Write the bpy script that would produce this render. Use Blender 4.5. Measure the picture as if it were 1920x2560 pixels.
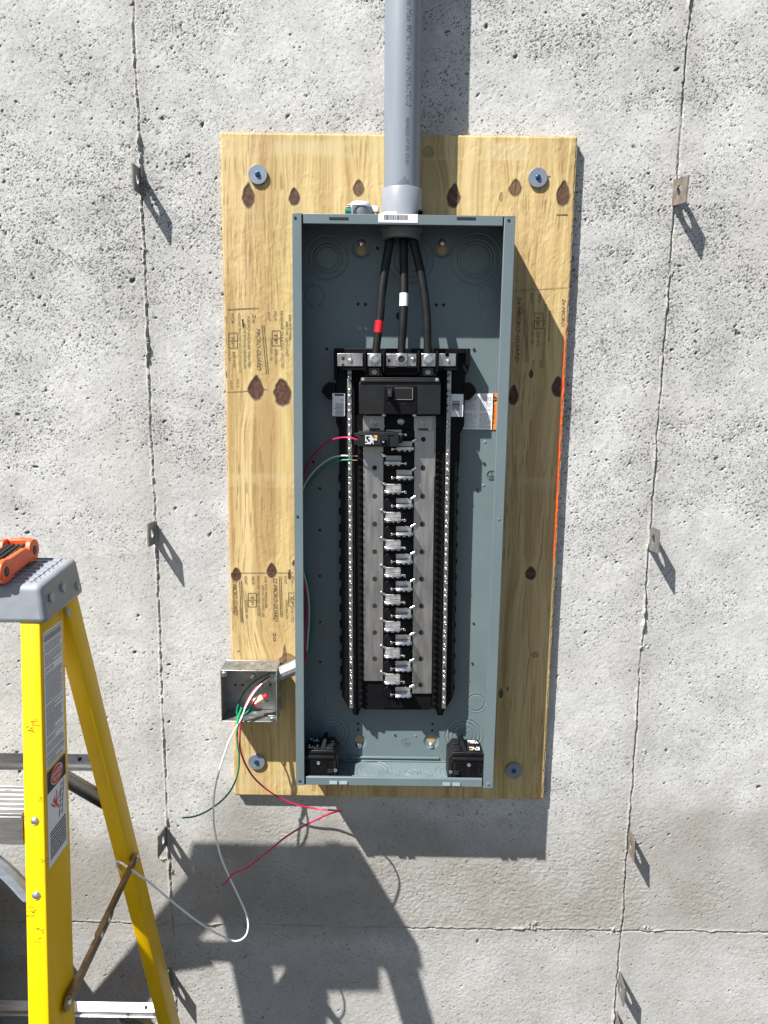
import bpy, bmesh, math, random
import numpy as np
from mathutils import Vector, Matrix
random.seed(7)
R = math.radians
S = bpy.context.scene
for o in list(bpy.data.objects):
    bpy.data.objects.remove(o)
COL = S.collection

# ------------------------------------------------------------------ camera
CAM = Vector((-.0147, -1.3851, .1882))
F = 1874.7                                   # focal length in pixels of the 1920 px wide photograph
def _rot(rx, ry, rz):
    return Matrix.Rotation(rz, 3, 'Z') @ Matrix.Rotation(rx, 3, 'X') @ Matrix.Rotation(ry, 3, 'Y')
M3 = _rot(-.1660, -.0128, .0015)
cd = bpy.data.cameras.new('camera'); cam = bpy.data.objects.new('camera', cd); COL.objects.link(cam)
mw = Matrix((M3.col[0], M3.col[2], -M3.col[1])).transposed().to_4x4(); mw.translation = CAM
cam.matrix_world = mw
cd.sensor_fit = 'HORIZONTAL'; cd.sensor_width = 36; cd.lens = F/1920*36
cd.clip_start = .01; cd.clip_end = 2000
S.camera = cam
def at(x, y, Y):
    """world point on the vertical plane at depth Y seen at photograph pixel (x, y)"""
    d = M3 @ Vector(((x-960)/F, 1, -(y-1280)/F))
    return CAM + d*((Y-CAM.y)/d.y)

# ------------------------------------------------------------------ light
SUN = Vector((-1.165, -1, 1.965)).normalized()          # direction towards the sun
w = bpy.data.worlds.new('World'); S.world = w; w.use_nodes = True
nt = w.node_tree; nt.nodes.clear()
sky = nt.nodes.new('ShaderNodeTexSky'); sky.sky_type = 'NISHITA'; sky.sun_disc = False
sky.sun_elevation = math.asin(SUN.z); sky.sun_rotation = math.atan2(SUN.x, SUN.y)
bg = nt.nodes.new('ShaderNodeBackground'); bg.inputs[1].default_value = .05
wo = nt.nodes.new('ShaderNodeOutputWorld')
nt.links.new(sky.outputs[0], bg.inputs[0]); nt.links.new(bg.outputs[0], wo.inputs[0])
sl = bpy.data.lights.new('sun', 'SUN'); sl.energy = 4.4; sl.angle = R(.53); sl.color = (1, .968, .92)
so = bpy.data.objects.new('sun', sl); COL.objects.link(so)
so.rotation_euler = SUN.to_track_quat('Z', 'Y').to_euler(); so.location = SUN*20
S.view_settings.view_transform = 'Standard'; S.view_settings.look = 'None'
S.view_settings.exposure = 1.27; S.view_settings.gamma = 1

# ------------------------------------------------------------------ materials
def mat(name, col, rough=.5, metal=0, var=.08, vscale=30, bump=0, bscale=200, spec=.5, stretch=None, coat=0,
        dirt_shade=None, dscale=18, damt=.0, rvar=.1):
    m = bpy.data.materials.new(name); m.use_nodes = True
    n = m.node_tree.nodes; l = m.node_tree.links; b = n['Principled BSDF']
    b.inputs['Roughness'].default_value = rough; b.inputs['Metallic'].default_value = metal
    b.inputs['Specular IOR Level'].default_value = spec
    if coat: b.inputs['Coat Weight'].default_value = coat; b.inputs['Coat Roughness'].default_value = .15
    tc = n.new('ShaderNodeTexCoord'); src = tc.outputs['Object']
    if stretch:
        mp = n.new('ShaderNodeMapping'); mp.inputs['Scale'].default_value = stretch
        l.new(src, mp.inputs[0]); src = mp.outputs[0]
    t = n.new('ShaderNodeTexNoise'); t.inputs['Scale'].default_value = vscale; t.inputs['Detail'].default_value = 5
    l.new(src, t.inputs['Vector'])
    r = n.new('ShaderNodeValToRGB'); e = r.color_ramp.elements
    e[0].position = .3; e[1].position = .7
    e[0].color = tuple(c*(1-var) for c in col)+(1,); e[1].color = tuple(min(1, c*(1+var)) for c in col)+(1,)
    l.new(t.outputs['Fac'], r.inputs[0]); cout = r.outputs[0]
    if dirt_shade:
        t3 = n.new('ShaderNodeTexNoise'); t3.inputs['Scale'].default_value = dscale; t3.inputs['Detail'].default_value = 8
        t3.inputs['Roughness'].default_value = .7
        l.new(src, t3.inputs['Vector'])
        r3 = n.new('ShaderNodeValToRGB'); r3.color_ramp.elements[0].position = .58; r3.color_ramp.elements[1].position = .72
        l.new(t3.outputs['Fac'], r3.inputs[0])
        ml = n.new('ShaderNodeMath'); ml.operation = 'MULTIPLY'; ml.inputs[1].default_value = damt
        l.new(r3.outputs[0], ml.inputs[0])
        mx = n.new('ShaderNodeMixRGB'); mx.inputs[2].default_value = dirt_shade+(1,)
        l.new(ml.outputs[0], mx.inputs[0]); l.new(cout, mx.inputs[1]); cout = mx.outputs[0]
    l.new(cout, b.inputs['Base Color'])
    mr = n.new('ShaderNodeMapRange'); mr.inputs[3].default_value = max(.02, rough-rvar); mr.inputs[4].default_value = min(1, rough+rvar)
    l.new(t.outputs['Fac'], mr.inputs[0]); l.new(mr.outputs[0], b.inputs['Roughness'])
    if bump:
        t2 = n.new('ShaderNodeTexNoise'); t2.inputs['Scale'].default_value = bscale; t2.inputs['Detail'].default_value = 4
        l.new(src, t2.inputs['Vector'])
        bp = n.new('ShaderNodeBump'); bp.inputs['Strength'].default_value = bump; bp.inputs['Distance'].default_value = .002
        l.new(t2.outputs['Fac'], bp.inputs['Height']); l.new(bp.outputs[0], b.inputs['Normal'])
    return m
M = {}
M['panel'] = mat('grey_green_enamel', (.12, .158, .168), .4, var=.07, vscale=9, dirt_shade=(.16, .19, .195), dscale=30, damt=.35, bump=.05, bscale=900)
M['panel_hole'] = mat('dark_hole', (.012, .012, .013), .9)
M['black'] = mat('black_plastic', (.005, .005, .006), .5, var=.25, vscale=60, bump=.08, bscale=700, spec=.12)
M['black_soft'] = mat('charcoal_plastic', (.0095, .0098, .011), .5, spec=.3, var=.2, vscale=50, dirt_shade=(.03, .03, .03), dscale=40, damt=.4)
M['smoke'] = mat('dark_window', (.008, .008, .009), .2)
M['cable'] = mat('black_cable_jacket', (.009, .0088, .0088), .5, var=.3, vscale=40, spec=.3, dirt_shade=(.03, .025, .022), dscale=50, damt=.5)
M['alu'] = mat('plated_steel', (.4, .385, .375), .42, 1, var=.2, vscale=35, stretch=(6, 6, .8), rvar=.12)
M['bus'] = mat('bus_aluminium', (.37, .36, .35), .5, 1, var=.13, vscale=26, stretch=(5, 5, .7), rvar=.14)
M['bright'] = mat('bright_tinned_metal', (.66, .66, .67), .26, 1, var=.1, vscale=120)
M['screw'] = mat('zinc_screw', (.66, .7, .7), .28, 1, var=.15, vscale=200)
M['galv'] = mat('galvanised_steel', (.33, .335, .325), .46, .8, var=.2, vscale=45, bump=.05, bscale=300, rvar=.15)
M['copper'] = mat('copper', (.72, .36, .22), .35, 1)
M['pvc'] = mat('grey_pvc', (.19, .218, .25), .42, var=.05, vscale=10, stretch=(4, 4, .6), dirt_shade=(.24, .26, .29), dscale=20, damt=.3)
M['pvc_light'] = mat('pale_grey_pvc', (.235, .255, .285), .4, var=.05)
M['rivet'] = mat('pale_rivet', (.4, .4, .39), .45, .3)
M['pvc_dark'] = mat('dark_grey_pvc', (.12, .13, .14), .45, var=.1)
M['print_grey'] = mat('faded_print', (.075, .085, .1), .6)
M['white'] = mat('white_label', (.72, .73, .76), .45, var=.03)
M['white_tape'] = mat('white_tape', (.75, .75, .77), .4, var=.03)
M['red_tape'] = mat('red_tape', (.62, .012, .02), .35, var=.1)
M['ink'] = mat('black_ink', (.02, .02, .022), .6)
M['ink_grey'] = mat('grey_ink', (.2, .2, .21), .6)
M['ink_pale'] = mat('fine_print_ink', (.36, .36, .38), .6)
M['orange_lab'] = mat('orange_label', (.85, .2, .02), .45, var=.05)
M['yellow_lab'] = mat('yellow_label', (.75, .5, .03), .45, var=.05)
M['red_lab'] = mat('red_ink', (.55, .04, .03), .5)
M['stamp'] = mat('faded_stamp_ink', (.1, .075, .045), .8, var=.55, vscale=120)
M['stamp_pale'] = mat('pale_stamp_ink', (.19, .145, .075), .8, var=.4, vscale=90)
M['yellow'] = mat('yellow_fibreglass', (.72, .44, .0), .42, spec=.25, var=.05, vscale=16, stretch=(3, 3, .4), bump=.04, bscale=500,
                  dirt_shade=(.3, .17, .02), dscale=22, damt=.18)
M['capgrey'] = mat('grey_ladder_plastic', (.25, .27, .3), .42, var=.07, vscale=60, bump=.06, bscale=800, dirt_shade=(.33, .34, .35), dscale=60, damt=.4)
M['ladalu'] = mat('ladder_aluminium', (.62, .62, .62), .36, 1, var=.15, vscale=25, stretch=(.8, 8, 8), rvar=.12,
                  dirt_shade=(.11, .075, .05), dscale=60, damt=1)
M['ladalu_clean'] = mat('brushed_aluminium', (.36, .42, .5), .4, .45, var=.15, vscale=25, stretch=(.8, 8, 8))
M['spread'] = mat('bronze_plated_steel', (.27, .19, .11), .35, 1, var=.45, vscale=18, stretch=(2, 2, 3))
M['orange'] = mat('orange_nylon', (.78, .105, .02), .42, var=.12, vscale=60, dirt_shade=(.25, .05, .02), dscale=70, damt=.55)
M['hexkey'] = mat('black_oxide_steel', (.045, .043, .04), .45, .6, var=.2)
M['blue'] = mat('blue_screw', (.02, .09, .2), .35, .7, var=.2)
M['washer'] = mat('grey_zinc_washer', (.22, .25, .295), .5, .5, var=.1, vscale=50)
M['green_w'] = mat('green_wire_insulation', (.0, .17, .08), .35, var=.1)
M['green_bright'] = mat('bright_green_insulation', (.0, .33, .12), .35, var=.1)
M['white_w'] = mat('white_wire_insulation', (.76, .755, .74), .4, var=.05)
M['grey_w'] = mat('grey_white_wire_insulation', (.5, .5, .51), .4, var=.05)
M['red_w'] = mat('red_wire_insulation', (.42, .016, .065), .35, var=.12)
M['nut_red'] = mat('red_wire_nut', (.68, .02, .02), .35, var=.06)
M['nut_tan'] = mat('tan_wire_nut', (.66, .5, .36), .45, var=.06)
M['brass'] = mat('brass', (.6, .45, .15), .35, 1)
M['green_screw'] = mat('green_screw', (.0, .27, .25), .3, .5)
M['tie'] = mat('galvanised_tie', (.2, .2, .19), .55, .5, var=.2, vscale=60, dirt_shade=(.35, .24, .15), dscale=50, damt=.5)
M['tie_rust'] = mat('rusty_tie', (.2, .17, .14), .65, .3, var=.3, vscale=70, dirt_shade=(.2, .11, .06), dscale=60, damt=.6)
M['wood_hole'] = mat('wood_in_hole', (.4, .28, .12), .7, var=.2)

# ------------------------------------------------------------------ mesh helpers
class MB:
    def __init__(s): s.v = []; s.f = []; s.mi = []; s.mats = []; s.T = None
    def _m(s, m):
        if m is None: m = s.mats[0] if s.mats else M['black']
        if m not in s.mats: s.mats.append(m)
        return s.mats.index(m)
    def add(s, vs, fs, m=None):
        k = len(s.v); i = s._m(m)
        for p in vs:
            p = Vector(p)
            if s.T is not None: p = s.T @ p
            s.v.append(p)
        for f in fs: s.f.append([q+k for q in f]); s.mi.append(i)
    def box(s, x0, x1, y0, y1, z0, z1, m=None):
        s.add([(x, y, z) for z in (z0, z1) for y in (y0, y1) for x in (x0, x1)],
              [(0, 2, 3, 1), (4, 5, 7, 6), (0, 1, 5, 4), (2, 6, 7, 3), (0, 4, 6, 2), (1, 3, 7, 5)], m)
    def hexa(s, bot, top, m=None):
        """two loops of equal length joined by sides"""
        n = len(bot)
        s.add(list(bot)+list(top), [tuple(range(n))[::-1], tuple(range(n, 2*n))] +
              [(i, (i+1) % n, n+(i+1) % n, n+i) for i in range(n)], m)
    def prism(s, poly, y0, y1, m=None):
        """polygon in x,z (anticlockwise seen from -y) pushed from y0 back to y1"""
        s.hexa([(x, y1, z) for x, z in poly], [(x, y0, z) for x, z in poly], m)
    def cyl(s, a, b, r, n=20, r2=None, m=None, cap=True):
        a = Vector(a); b = Vector(b); d = (b-a).normalized(); u = d.orthogonal().normalized(); q = d.cross(u)
        r2 = r if r2 is None else r2
        vs = [a+(u*math.cos(t)+q*math.sin(t))*r for t in [2*math.pi*i/n for i in range(n)]]
        vs += [b+(u*math.cos(t)+q*math.sin(t))*r2 for t in [2*math.pi*i/n for i in range(n)]]
        fs = [(i, (i+1) % n, n+(i+1) % n, n+i) for i in range(n)]
        if cap: fs += [tuple(range(n))[::-1], tuple(range(n, 2*n))]
        s.add(vs, fs, m)
    def lathe(s, c, axis, prof, n=24, m=None):
        """prof = (distance along axis, radius) list"""
        c = Vector(c); d = Vector(axis).normalized(); u = d.orthogonal().normalized(); q = d.cross(u)
        vs = []; fs = []
        for h, r in prof:
            for i in range(n):
                t = 2*math.pi*i/n; vs.append(c+d*h+(u*math.cos(t)+q*math.sin(t))*max(r, 1e-5))
        for j in range(len(prof)-1):
            for i in range(n):
                fs.append((j*n+i, j*n+(i+1) % n, (j+1)*n+(i+1) % n, (j+1)*n+i))
        s.add(vs, fs, m)
    def tube(s, pts, r, n=10, sub=6, m=None, cap=True):
        P = spline(pts, sub)
        vs = []; fs = []; up = None
        for i, p in enumerate(P):
            d = (P[min(i+1, len(P)-1)]-P[max(i-1, 0)]).normalized()
            if up is None: up = d.orthogonal().normalized()
            up = (up-d*up.dot(d)).normalized(); q = d.cross(up)
            rr = r(i/(len(P)-1)) if callable(r) else r
            for k in range(n):
                t = 2*math.pi*k/n; vs.append(p+(up*math.cos(t)+q*math.sin(t))*rr)
        for j in range(len(P)-1):
            for k in range(n): fs.append((j*n+k, j*n+(k+1) % n, (j+1)*n+(k+1) % n, (j+1)*n+k))
        if cap: fs += [tuple(range(n))[::-1], tuple(range((len(P)-1)*n, len(P)*n))]
        s.add(vs, fs, m)
    def ring(s, c, r0, r1, y0, y1, n=28, m=None):
        """flat washer in the x,z plane from y0 (front) to y1"""
        x, z = c
        L = [(r1, y1), (r1, y0), (r0, y0), (r0, y1)]
        vs = [(x+r*math.cos(2*math.pi*i/n), y, z+r*math.sin(2*math.pi*i/n)) for r, y in L for i in range(n)]
        fs = [(j*n+i, j*n+(i+1) % n, ((j+1) % 4)*n+(i+1) % n, ((j+1) % 4)*n+i) for j in range(4) for i in range(n)]
        s.add(vs, fs, m)
    def text(s, body, size, f, m=None, shear=0, squash=1, align='LEFT'):
        """f maps text coordinates (a along the line, b up) to a world point"""
        vs, fs = text_mesh(body, size, shear, align)
        s.add([f(a*squash, b) for a, b in vs], fs, m)
    def build(s, name, m=None, parent=None, smooth=40, bevel=0, seg=2):
        off = Vector(parent.get('base', (0, 0, 0))) if parent else Vector((0, 0, 0))
        p = parent
        me = bpy.data.meshes.new(name)
        base = off
        if parent is None:
            base = Vector((0, 0, 0))
        me.from_pydata([v-base for v in s.v], [], s.f)
        if m is not None: me.materials.append(m)
        else:
            for q in s.mats: me.materials.append(q)
            me.polygons.foreach_set('material_index', s.mi)
        bm = bmesh.new(); bm.from_mesh(me); bmesh.ops.recalc_face_normals(bm, faces=bm.faces); bm.to_mesh(me); bm.free()
        me.polygons.foreach_set('use_smooth', [True]*len(me.polygons)); me.set_sharp_from_angle(angle=R(smooth))
        o = bpy.data.objects.new(name, me); COL.objects.link(o)
        if parent is not None:
            o.parent = parent; o['base'] = list(base)
        if bevel:
            b = o.modifiers.new('bevel', 'BEVEL'); b.width = bevel; b.segments = seg; b.limit_method = 'ANGLE'; b.angle_limit = R(40)
            b.harden_normals = False
        return o
def spline(pts, sub):
    P = [Vector(p) for p in pts]
    if sub <= 1 or len(P) < 3: return P
    Q = [P[0]*2-P[1]]+P+[P[-1]*2-P[-2]]; out = []
    for i in range(1, len(Q)-2):
        a, b, c, d = Q[i-1:i+3]
        for k in range(sub):
            t = k/sub
            out.append(.5*((2*b)+(c-a)*t+(2*a-5*b+4*c-d)*t*t+(3*b-a-3*c+d)*t**3))
    out.append(P[-1]); return out
_tc = {}
def text_mesh(body, size, shear, align):
    k = (body, size, shear, align)
    if k not in _tc:
        cu = bpy.data.curves.new('t', 'FONT'); cu.body = body; cu.size = size; cu.shear = shear; cu.align_x = align; cu.resolution_u = 2
        ob = bpy.data.objects.new('t', cu); me = ob.to_mesh()
        _tc[k] = ([(v.co.x, v.co.y) for v in me.vertices], [tuple(p.vertices) for p in me.polygons])
        ob.to_mesh_clear(); bpy.data.objects.remove(ob); bpy.data.curves.remove(cu)
    return _tc[k]
def tag(o, label=None, cat=None, group=None, kind=None):
    if label: o['label'] = label
    if cat: o['category'] = cat
    if group: o['group'] = group
    if kind: o['kind'] = kind
    return o
def thing(name, loc, label, cat, group=None):
    o = bpy.data.objects.new(name, None); COL.objects.link(o); o.location = loc; o['base'] = list(loc)
    o.empty_display_size = .05
    return tag(o, label, cat, group)
def place(o):
    """move a one-mesh thing's origin to its own centre"""
    me = o.data; n = len(me.vertices); a = np.empty(n*3); me.vertices.foreach_get('co', a); a = a.reshape(-1, 3)
    c = (a.min(0)+a.max(0))/2; me.vertices.foreach_set('co', (a-c).ravel()); o.location = c; me.update(); return o
def down(x, z, Y):                 # text that reads downwards on a surface facing -y
    return lambda a, b: (x+b, Y, z-a)
def across(x, z, Y):
    return lambda a, b: (x+a, Y, z+b)

# ------------------------------------------------------------------ numpy noise
def vnoise(x, y, seed):
    rng = np.random.RandomState(seed); T = rng.rand(256, 256)
    xi = np.floor(x).astype(int); yi = np.floor(y).astype(int); fx = x-xi; fy = y-yi
    fx = fx*fx*fx*(fx*(fx*6-15)+10); fy = fy*fy*fy*(fy*(fy*6-15)+10)
    a = T[xi & 255, yi & 255]; b = T[(xi+1) & 255, yi & 255]; c = T[xi & 255, (yi+1) & 255]; d = T[(xi+1) & 255, (yi+1) & 255]
    return (a*(1-fx)+b*fx)*(1-fy)+(c*(1-fx)+d*fx)*fy
def fbm(x, y, seed, o=4, g=.5):
    s = 0; a = 1; t = 0
    for i in range(o):
        s = s+a*vnoise(x*2**i+i*17.3, y*2**i+i*9.1, seed+i); t += a; a *= g
    return s/t
def sstep(a, b, x):
    t = np.clip((x-a)/(b-a), 0, 1); return t*t*(3-2*t)
def grid_mesh(name, X, Y, Z, keep=None, attrs=(), flip=False):
    """regular grid of points (2-D arrays) as one mesh; keep = mask of quads"""
    h, wd = X.shape
    me = bpy.data.meshes.new(name)
    idx = np.arange(h*wd).reshape(h, wd)
    q = np.stack([idx[:-1, :-1], idx[:-1, 1:], idx[1:, 1:], idx[1:, :-1]], -1)
    if flip: q = q[..., ::-1]
    q = q[keep] if keep is not None else q.reshape(-1, 4)
    used = np.zeros(h*wd, bool); used[q.ravel()] = True; new = np.cumsum(used)-1
    q = new[q]; nv = int(used.sum()); nf = len(q)
    co = np.stack([X.ravel(), Y.ravel(), Z.ravel()], -1)[used].astype(np.float32)
    me.vertices.add(nv); me.vertices.foreach_set('co', co.ravel())
    me.loops.add(nf*4); me.loops.foreach_set('vertex_index', q.ravel().astype(np.int32))
    me.polygons.add(nf); me.polygons.foreach_set('loop_start', np.arange(0, nf*4, 4, dtype=np.int32))
    try: me.polygons.foreach_set('loop_total', np.full(nf, 4, np.int32))
    except Exception: pass
    for an, av in attrs:
        at_ = me.attributes.new(an, 'FLOAT', 'POINT'); at_.data.foreach_set('value', av.ravel()[used].astype(np.float32))
    me.polygons.foreach_set('use_smooth', np.ones(nf, bool))
    me.update(calc_edges=True); me.validate()
    return me
def attr_node(n, name):
    a = n.new('ShaderNodeAttribute'); a.attribute_name = name; return a.outputs['Fac']
def ramp(n, l, fac, stops):
    r = n.new('ShaderNodeValToRGB'); e = r.color_ramp.elements
    while len(e) < len(stops): e.new(.5)
    for k, (p, c) in zip(e, stops): k.position = p; k.color = tuple(c)+(1,)
    l.new(fac, r.inputs[0]); return r.outputs[0]
def mixc(n, l, fac, a, b, mode='MIX'):
    m = n.new('ShaderNodeMixRGB'); m.blend_type = mode
    for k, v in ((0, fac), (1, a), (2, b)):
        if hasattr(v, 'is_linked') or hasattr(v, 'links'): l.new(v, m.inputs[k])
        elif isinstance(v, tuple): m.inputs[k].default_value = v+(1,)
        else: m.inputs[k].default_value = v
    return m.outputs[0]

GROUND = -1.29
# ------------------------------------------------------------------ ground
def ground():
    m = MB(); m.add([(-300, -600, GROUND), (300, -600, GROUND), (300, 2, GROUND), (-300, 2, GROUND)], [(0, 1, 2, 3)])
    tag(m.build('ground', mat('dusty_ground', (.055, .052, .047), .9, var=.25, vscale=3, bump=.4, bscale=30)), kind='structure')
ground()

# ------------------------------------------------------------------ concrete wall, pitted and with ragged form joints
XL, XR, ZH = -.4478, .4835, -.911
def wall():
    st = .0016
    xs = np.arange(-1.02, .9801, st); zs = np.arange(GROUND, 1.0001, st)
    X, Z = np.meshgrid(xs, zs)
    h = (fbm(X*5, Z*5, 3, 3)-.5)*.0022
    low = sstep(-.6, -.76, Z+(fbm(X*4, Z*4, 12, 3)-.5)*.3)*(.45+.55*sstep(-.95, -.88, Z+(fbm(X*6, Z*6, 14, 3)-.5)*.08))          # smoother, trowelled cement near the bottom joint
    dens = sstep(.35, .62, fbm(X*5.5, Z*11, 21, 4))*(1-.75*low)
    upper = sstep(-.5, .35, Z+(fbm(X*3, Z*3, 44, 2)-.5)*.5)
    clus = sstep(.55, .72, fbm(X*16, Z*30, 24, 3))
    dens = np.clip(dens*.6+.2*upper+.35*clus, 0, 1.15)*(.5+.5*upper)
    # slanted little voids
    c, s_ = math.cos(R(38)), math.sin(R(38))
    wx = X+(fbm(X*60, Z*60, 70, 2)-.5)*.006; wz = Z+(fbm(X*60, Z*60, 80, 2)-.5)*.006
    U = wx*c+wz*s_; V = -wx*s_+wz*c
    n2 = vnoise(U*185+5, V*330, 35)*.7+vnoise(U*260, V*420, 36)*.3
    pit2 = sstep(.885-.075*dens, .94-.075*dens, n2)
    deep = pit2*.0021
    rng = np.random.RandomState(5)
    for i in range(800):
        x = rng.uniform(-1, .97); z = rng.uniform(-1.25, .98)
        if rng.rand() > .25+.75*(z > -.55): continue
        a = R(rng.normal(30, 28)); L = rng.uniform(.0014, .0021)+.0048*rng.rand()**6; B = max(.0011, L*rng.uniform(.35, .75))
        i0 = int((x+1.02)/st); j0 = int((z-GROUND)/st); k = int(L*1.6/st)+2
        sl_ = (slice(max(0, j0-k), j0+k), slice(max(0, i0-k), i0+k))
        dx = X[sl_]-x; dz = Z[sl_]-z
        u = (dx*math.cos(a)+dz*math.sin(a))/L; v = (-dx*math.sin(a)+dz*math.cos(a))/B
        rr = np.sqrt(u*u+v*v)+(vnoise(dx*400+i, dz*400, 90)-.5)*.6
        deep[sl_] = np.maximum(deep[sl_], sstep(1.05, .55, rr)*rng.uniform(.0015, .0036))
    h -= deep
    rough = (fbm(U*140, V*220, 51, 3)-.5)
    h += rough*.00055+(fbm(X*420, Z*420, 55, 2)-.5)*.0003
    scal = fbm(X*190+fbm(X*60, Z*60, 62, 2)*3, Z*260, 61, 3)
    h += low*(scal-.5)*.0016*sstep(.4, .62, fbm(X*5, Z*6, 66, 3))
    # form joints: step, leaked fin and crack
    def fin(D, T, seed, amp, wd):
        rag = fbm(T*55, T*0, seed, 4); gap = sstep(.36, .56, fbm(T*14, T*0+3, seed+5, 3)); big = sstep(.6, .75, fbm(T*9, T*0+9, seed+8, 2))
        D = D-(fbm(T*8, T*0, seed+2, 3)-.5)*.006-(fbm(T*90, T*0, seed+3, 3)-.5)*.004
        f = np.exp(-(D/(wd*(.6+.9*rag)))**2)*amp*(.15+rag*1.1)*(.25+.75*gap)*(1+1.2*big)
        crack = np.exp(-((D-wd*1.2)/.0015)**2)*.0045*(.35+.65*sstep(.38, .5, fbm(T*30, T*0+6, seed+11, 2)))
        return f-crack
    h += fin(X-XL+(Z*.004), Z, 101, .0046, .0015)
    h += fin(X-XR-(Z*.002), Z, 131, .0042, .0015)
    h += fin(-(Z-ZH), X, 161, .0024, .0014)
    h += .0012*sstep(XL-.001, XL+.001, X)*sstep(XR+.001, XR-.001, X)-.0010*sstep(ZH+.001, ZH-.001, Z)
    # broken lump at the foot of each joint crossing
    for (lx, lz, lr) in ((XL-.02, ZH+.004, .022), (XR-.018, ZH-.004, .02), (XR+.05, ZH+.006, .014), (XL-.012, -.765, .012), (XL+.004, -.79, .012), (.3, ZH+.008, .02), (.02+XR, -.52, .012), (XR+.005, -.3, .011)):
        d = np.sqrt(((X-lx)/lr)**2+((Z-lz)/(lr*.55))**2)+(fbm(X*190, Z*190, 171, 3)-.5)*1.6
        h += sstep(1, .2, d)*(fbm(X*260, Z*260, 175, 2)-.42)*.011
    dirt_shade = np.clip(deep/.002, 0, 1)  # pit mask by depth; paints cavity shade and dirt into the colour
    keep = ~((np.abs(X[:-1, :-1]) < .292) & (np.abs(Z[:-1, :-1]) < .6))
    me = grid_mesh('concrete_wall', X, -h, Z, keep, [('pit', dirt_shade), ('low', low), ('dens', dens), ('seam', np.exp(-((X-XL)/.028)**2)+np.exp(-((X-XR)/.03)**2)+.7*np.exp(-((Z-ZH)/.022)**2))])
    # plain wall beyond the finely modelled face
    bm = bmesh.new(); bm.from_mesh(me)
    def quad(x0, x1, z0, z1, y=.001):
        f = bm.faces.new([bm.verts.new(p) for p in ((x0, y, z0), (x1, y, z0), (x1, y, z1), (x0, y, z1))]); f.smooth = False
    x0, x1, z1 = xs[0], xs[-1], zs[-1]
    quad(-9, x0, GROUND-.1, 3.2); quad(x1, 9, GROUND-.1, 3.2); quad(x0, x1, z1, 3.2)
    for (a, b, c_, d) in (((-9, 0, 3.2), (9, 0, 3.2), (9, .25, 3.2), (-9, .25, 3.2)), ((-9, .25, GROUND-.1), (9, .25, GROUND-.1), (9, .25, 3.2), (-9, .25, 3.2))):
        bm.faces.new([bm.verts.new(p) for p in (a, b, c_, d)])
    bm.to_mesh(me); bm.free()
    m = bpy.data.materials.new('pitted_concrete'); m.use_nodes = True; n = m.node_tree.nodes; l = m.node_tree.links; b = n['Principled BSDF']
    tc = n.new('ShaderNodeTexCoord')
    def noise(sc, det=5, ro=.55, off=0):
        t = n.new('ShaderNodeTexNoise'); t.inputs['Scale'].default_value = sc; t.inputs['Detail'].default_value = det; t.inputs['Roughness'].default_value = ro
        mp = n.new('ShaderNodeMapping'); mp.inputs['Location'].default_value = (off, off, off); l.new(tc.outputs['Object'], mp.inputs[0]); l.new(mp.outputs[0], t.inputs['Vector'])
        return t.outputs['Fac']
    base = ramp(n, l, noise(4.5, 6, .6), [(.3, (.435, .435, .425)), (.55, (.52, .518, .504)), (.75, (.57, .568, .556))])
    fine = ramp(n, l, noise(170, 4, .6, 3), [(.3, (.8, .8, .8)), (.6, (1, 1, 1))])
    c1 = mixc(n, l, .55, base, fine, 'MULTIPLY')
    cloud = ramp(n, l, noise(13, 9, .74, 23), [(.36, (.66, .66, .655)), (.58, (1, 1, 1))])
    c1 = mixc(n, l, .62, c1, cloud, 'MULTIPLY')
    st_ = ramp(n, l, noise(3.2, 7, .65, 7), [(.5, (0, 0, 0)), (.68, (1, 1, 1))])
    c2 = mixc(n, l, mixc(n, l, .5, (0, 0, 0), st_), c1, (.37, .36, .335))
    def math_(op, a, b_, clamp=False):
        q = n.new('ShaderNodeMath'); q.operation = op; q.use_clamp = clamp
        for i, v in enumerate((a, b_)):
            if hasattr(v, 'links'): l.new(v, q.inputs[i])
            else: q.inputs[i].default_value = v
        return q.outputs[0]
    lw = math_('MULTIPLY', math_('MULTIPLY', attr_node(n, 'low'), noise(6, 5, .6, 11)), 1.75, True)
    c3 = mixc(n, l, lw, c2, (.27, .256, .232))
    c3 = mixc(n, l, math_('MULTIPLY', attr_node(n, 'seam'), math_('MULTIPLY', noise(9, 6, .65, 31), .8), True), c3, (.3, .29, .265))
    # fine slanted air holes, each painted dark with cavity shade and dirt in it
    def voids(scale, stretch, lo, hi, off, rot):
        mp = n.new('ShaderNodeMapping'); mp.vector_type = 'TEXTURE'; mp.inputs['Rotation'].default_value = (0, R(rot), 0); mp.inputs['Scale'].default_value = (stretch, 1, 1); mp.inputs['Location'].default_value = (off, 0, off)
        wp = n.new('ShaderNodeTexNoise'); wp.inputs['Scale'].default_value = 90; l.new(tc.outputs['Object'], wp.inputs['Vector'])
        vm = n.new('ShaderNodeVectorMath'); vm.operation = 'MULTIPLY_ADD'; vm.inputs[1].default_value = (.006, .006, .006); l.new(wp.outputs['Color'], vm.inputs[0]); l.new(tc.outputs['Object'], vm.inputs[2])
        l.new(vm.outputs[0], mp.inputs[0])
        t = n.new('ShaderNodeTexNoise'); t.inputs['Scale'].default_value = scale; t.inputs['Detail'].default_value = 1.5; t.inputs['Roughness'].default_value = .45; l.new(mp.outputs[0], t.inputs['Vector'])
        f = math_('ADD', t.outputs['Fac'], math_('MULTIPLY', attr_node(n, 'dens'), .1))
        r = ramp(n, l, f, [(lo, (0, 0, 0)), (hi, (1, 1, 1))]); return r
    v1 = voids(460, 2.0, .675, .715, 0, -34); v2 = voids(290, 1.9, .735, .77, 4, -28); v3 = voids(640, 1.5, .67, .745, 9, -50)
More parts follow.
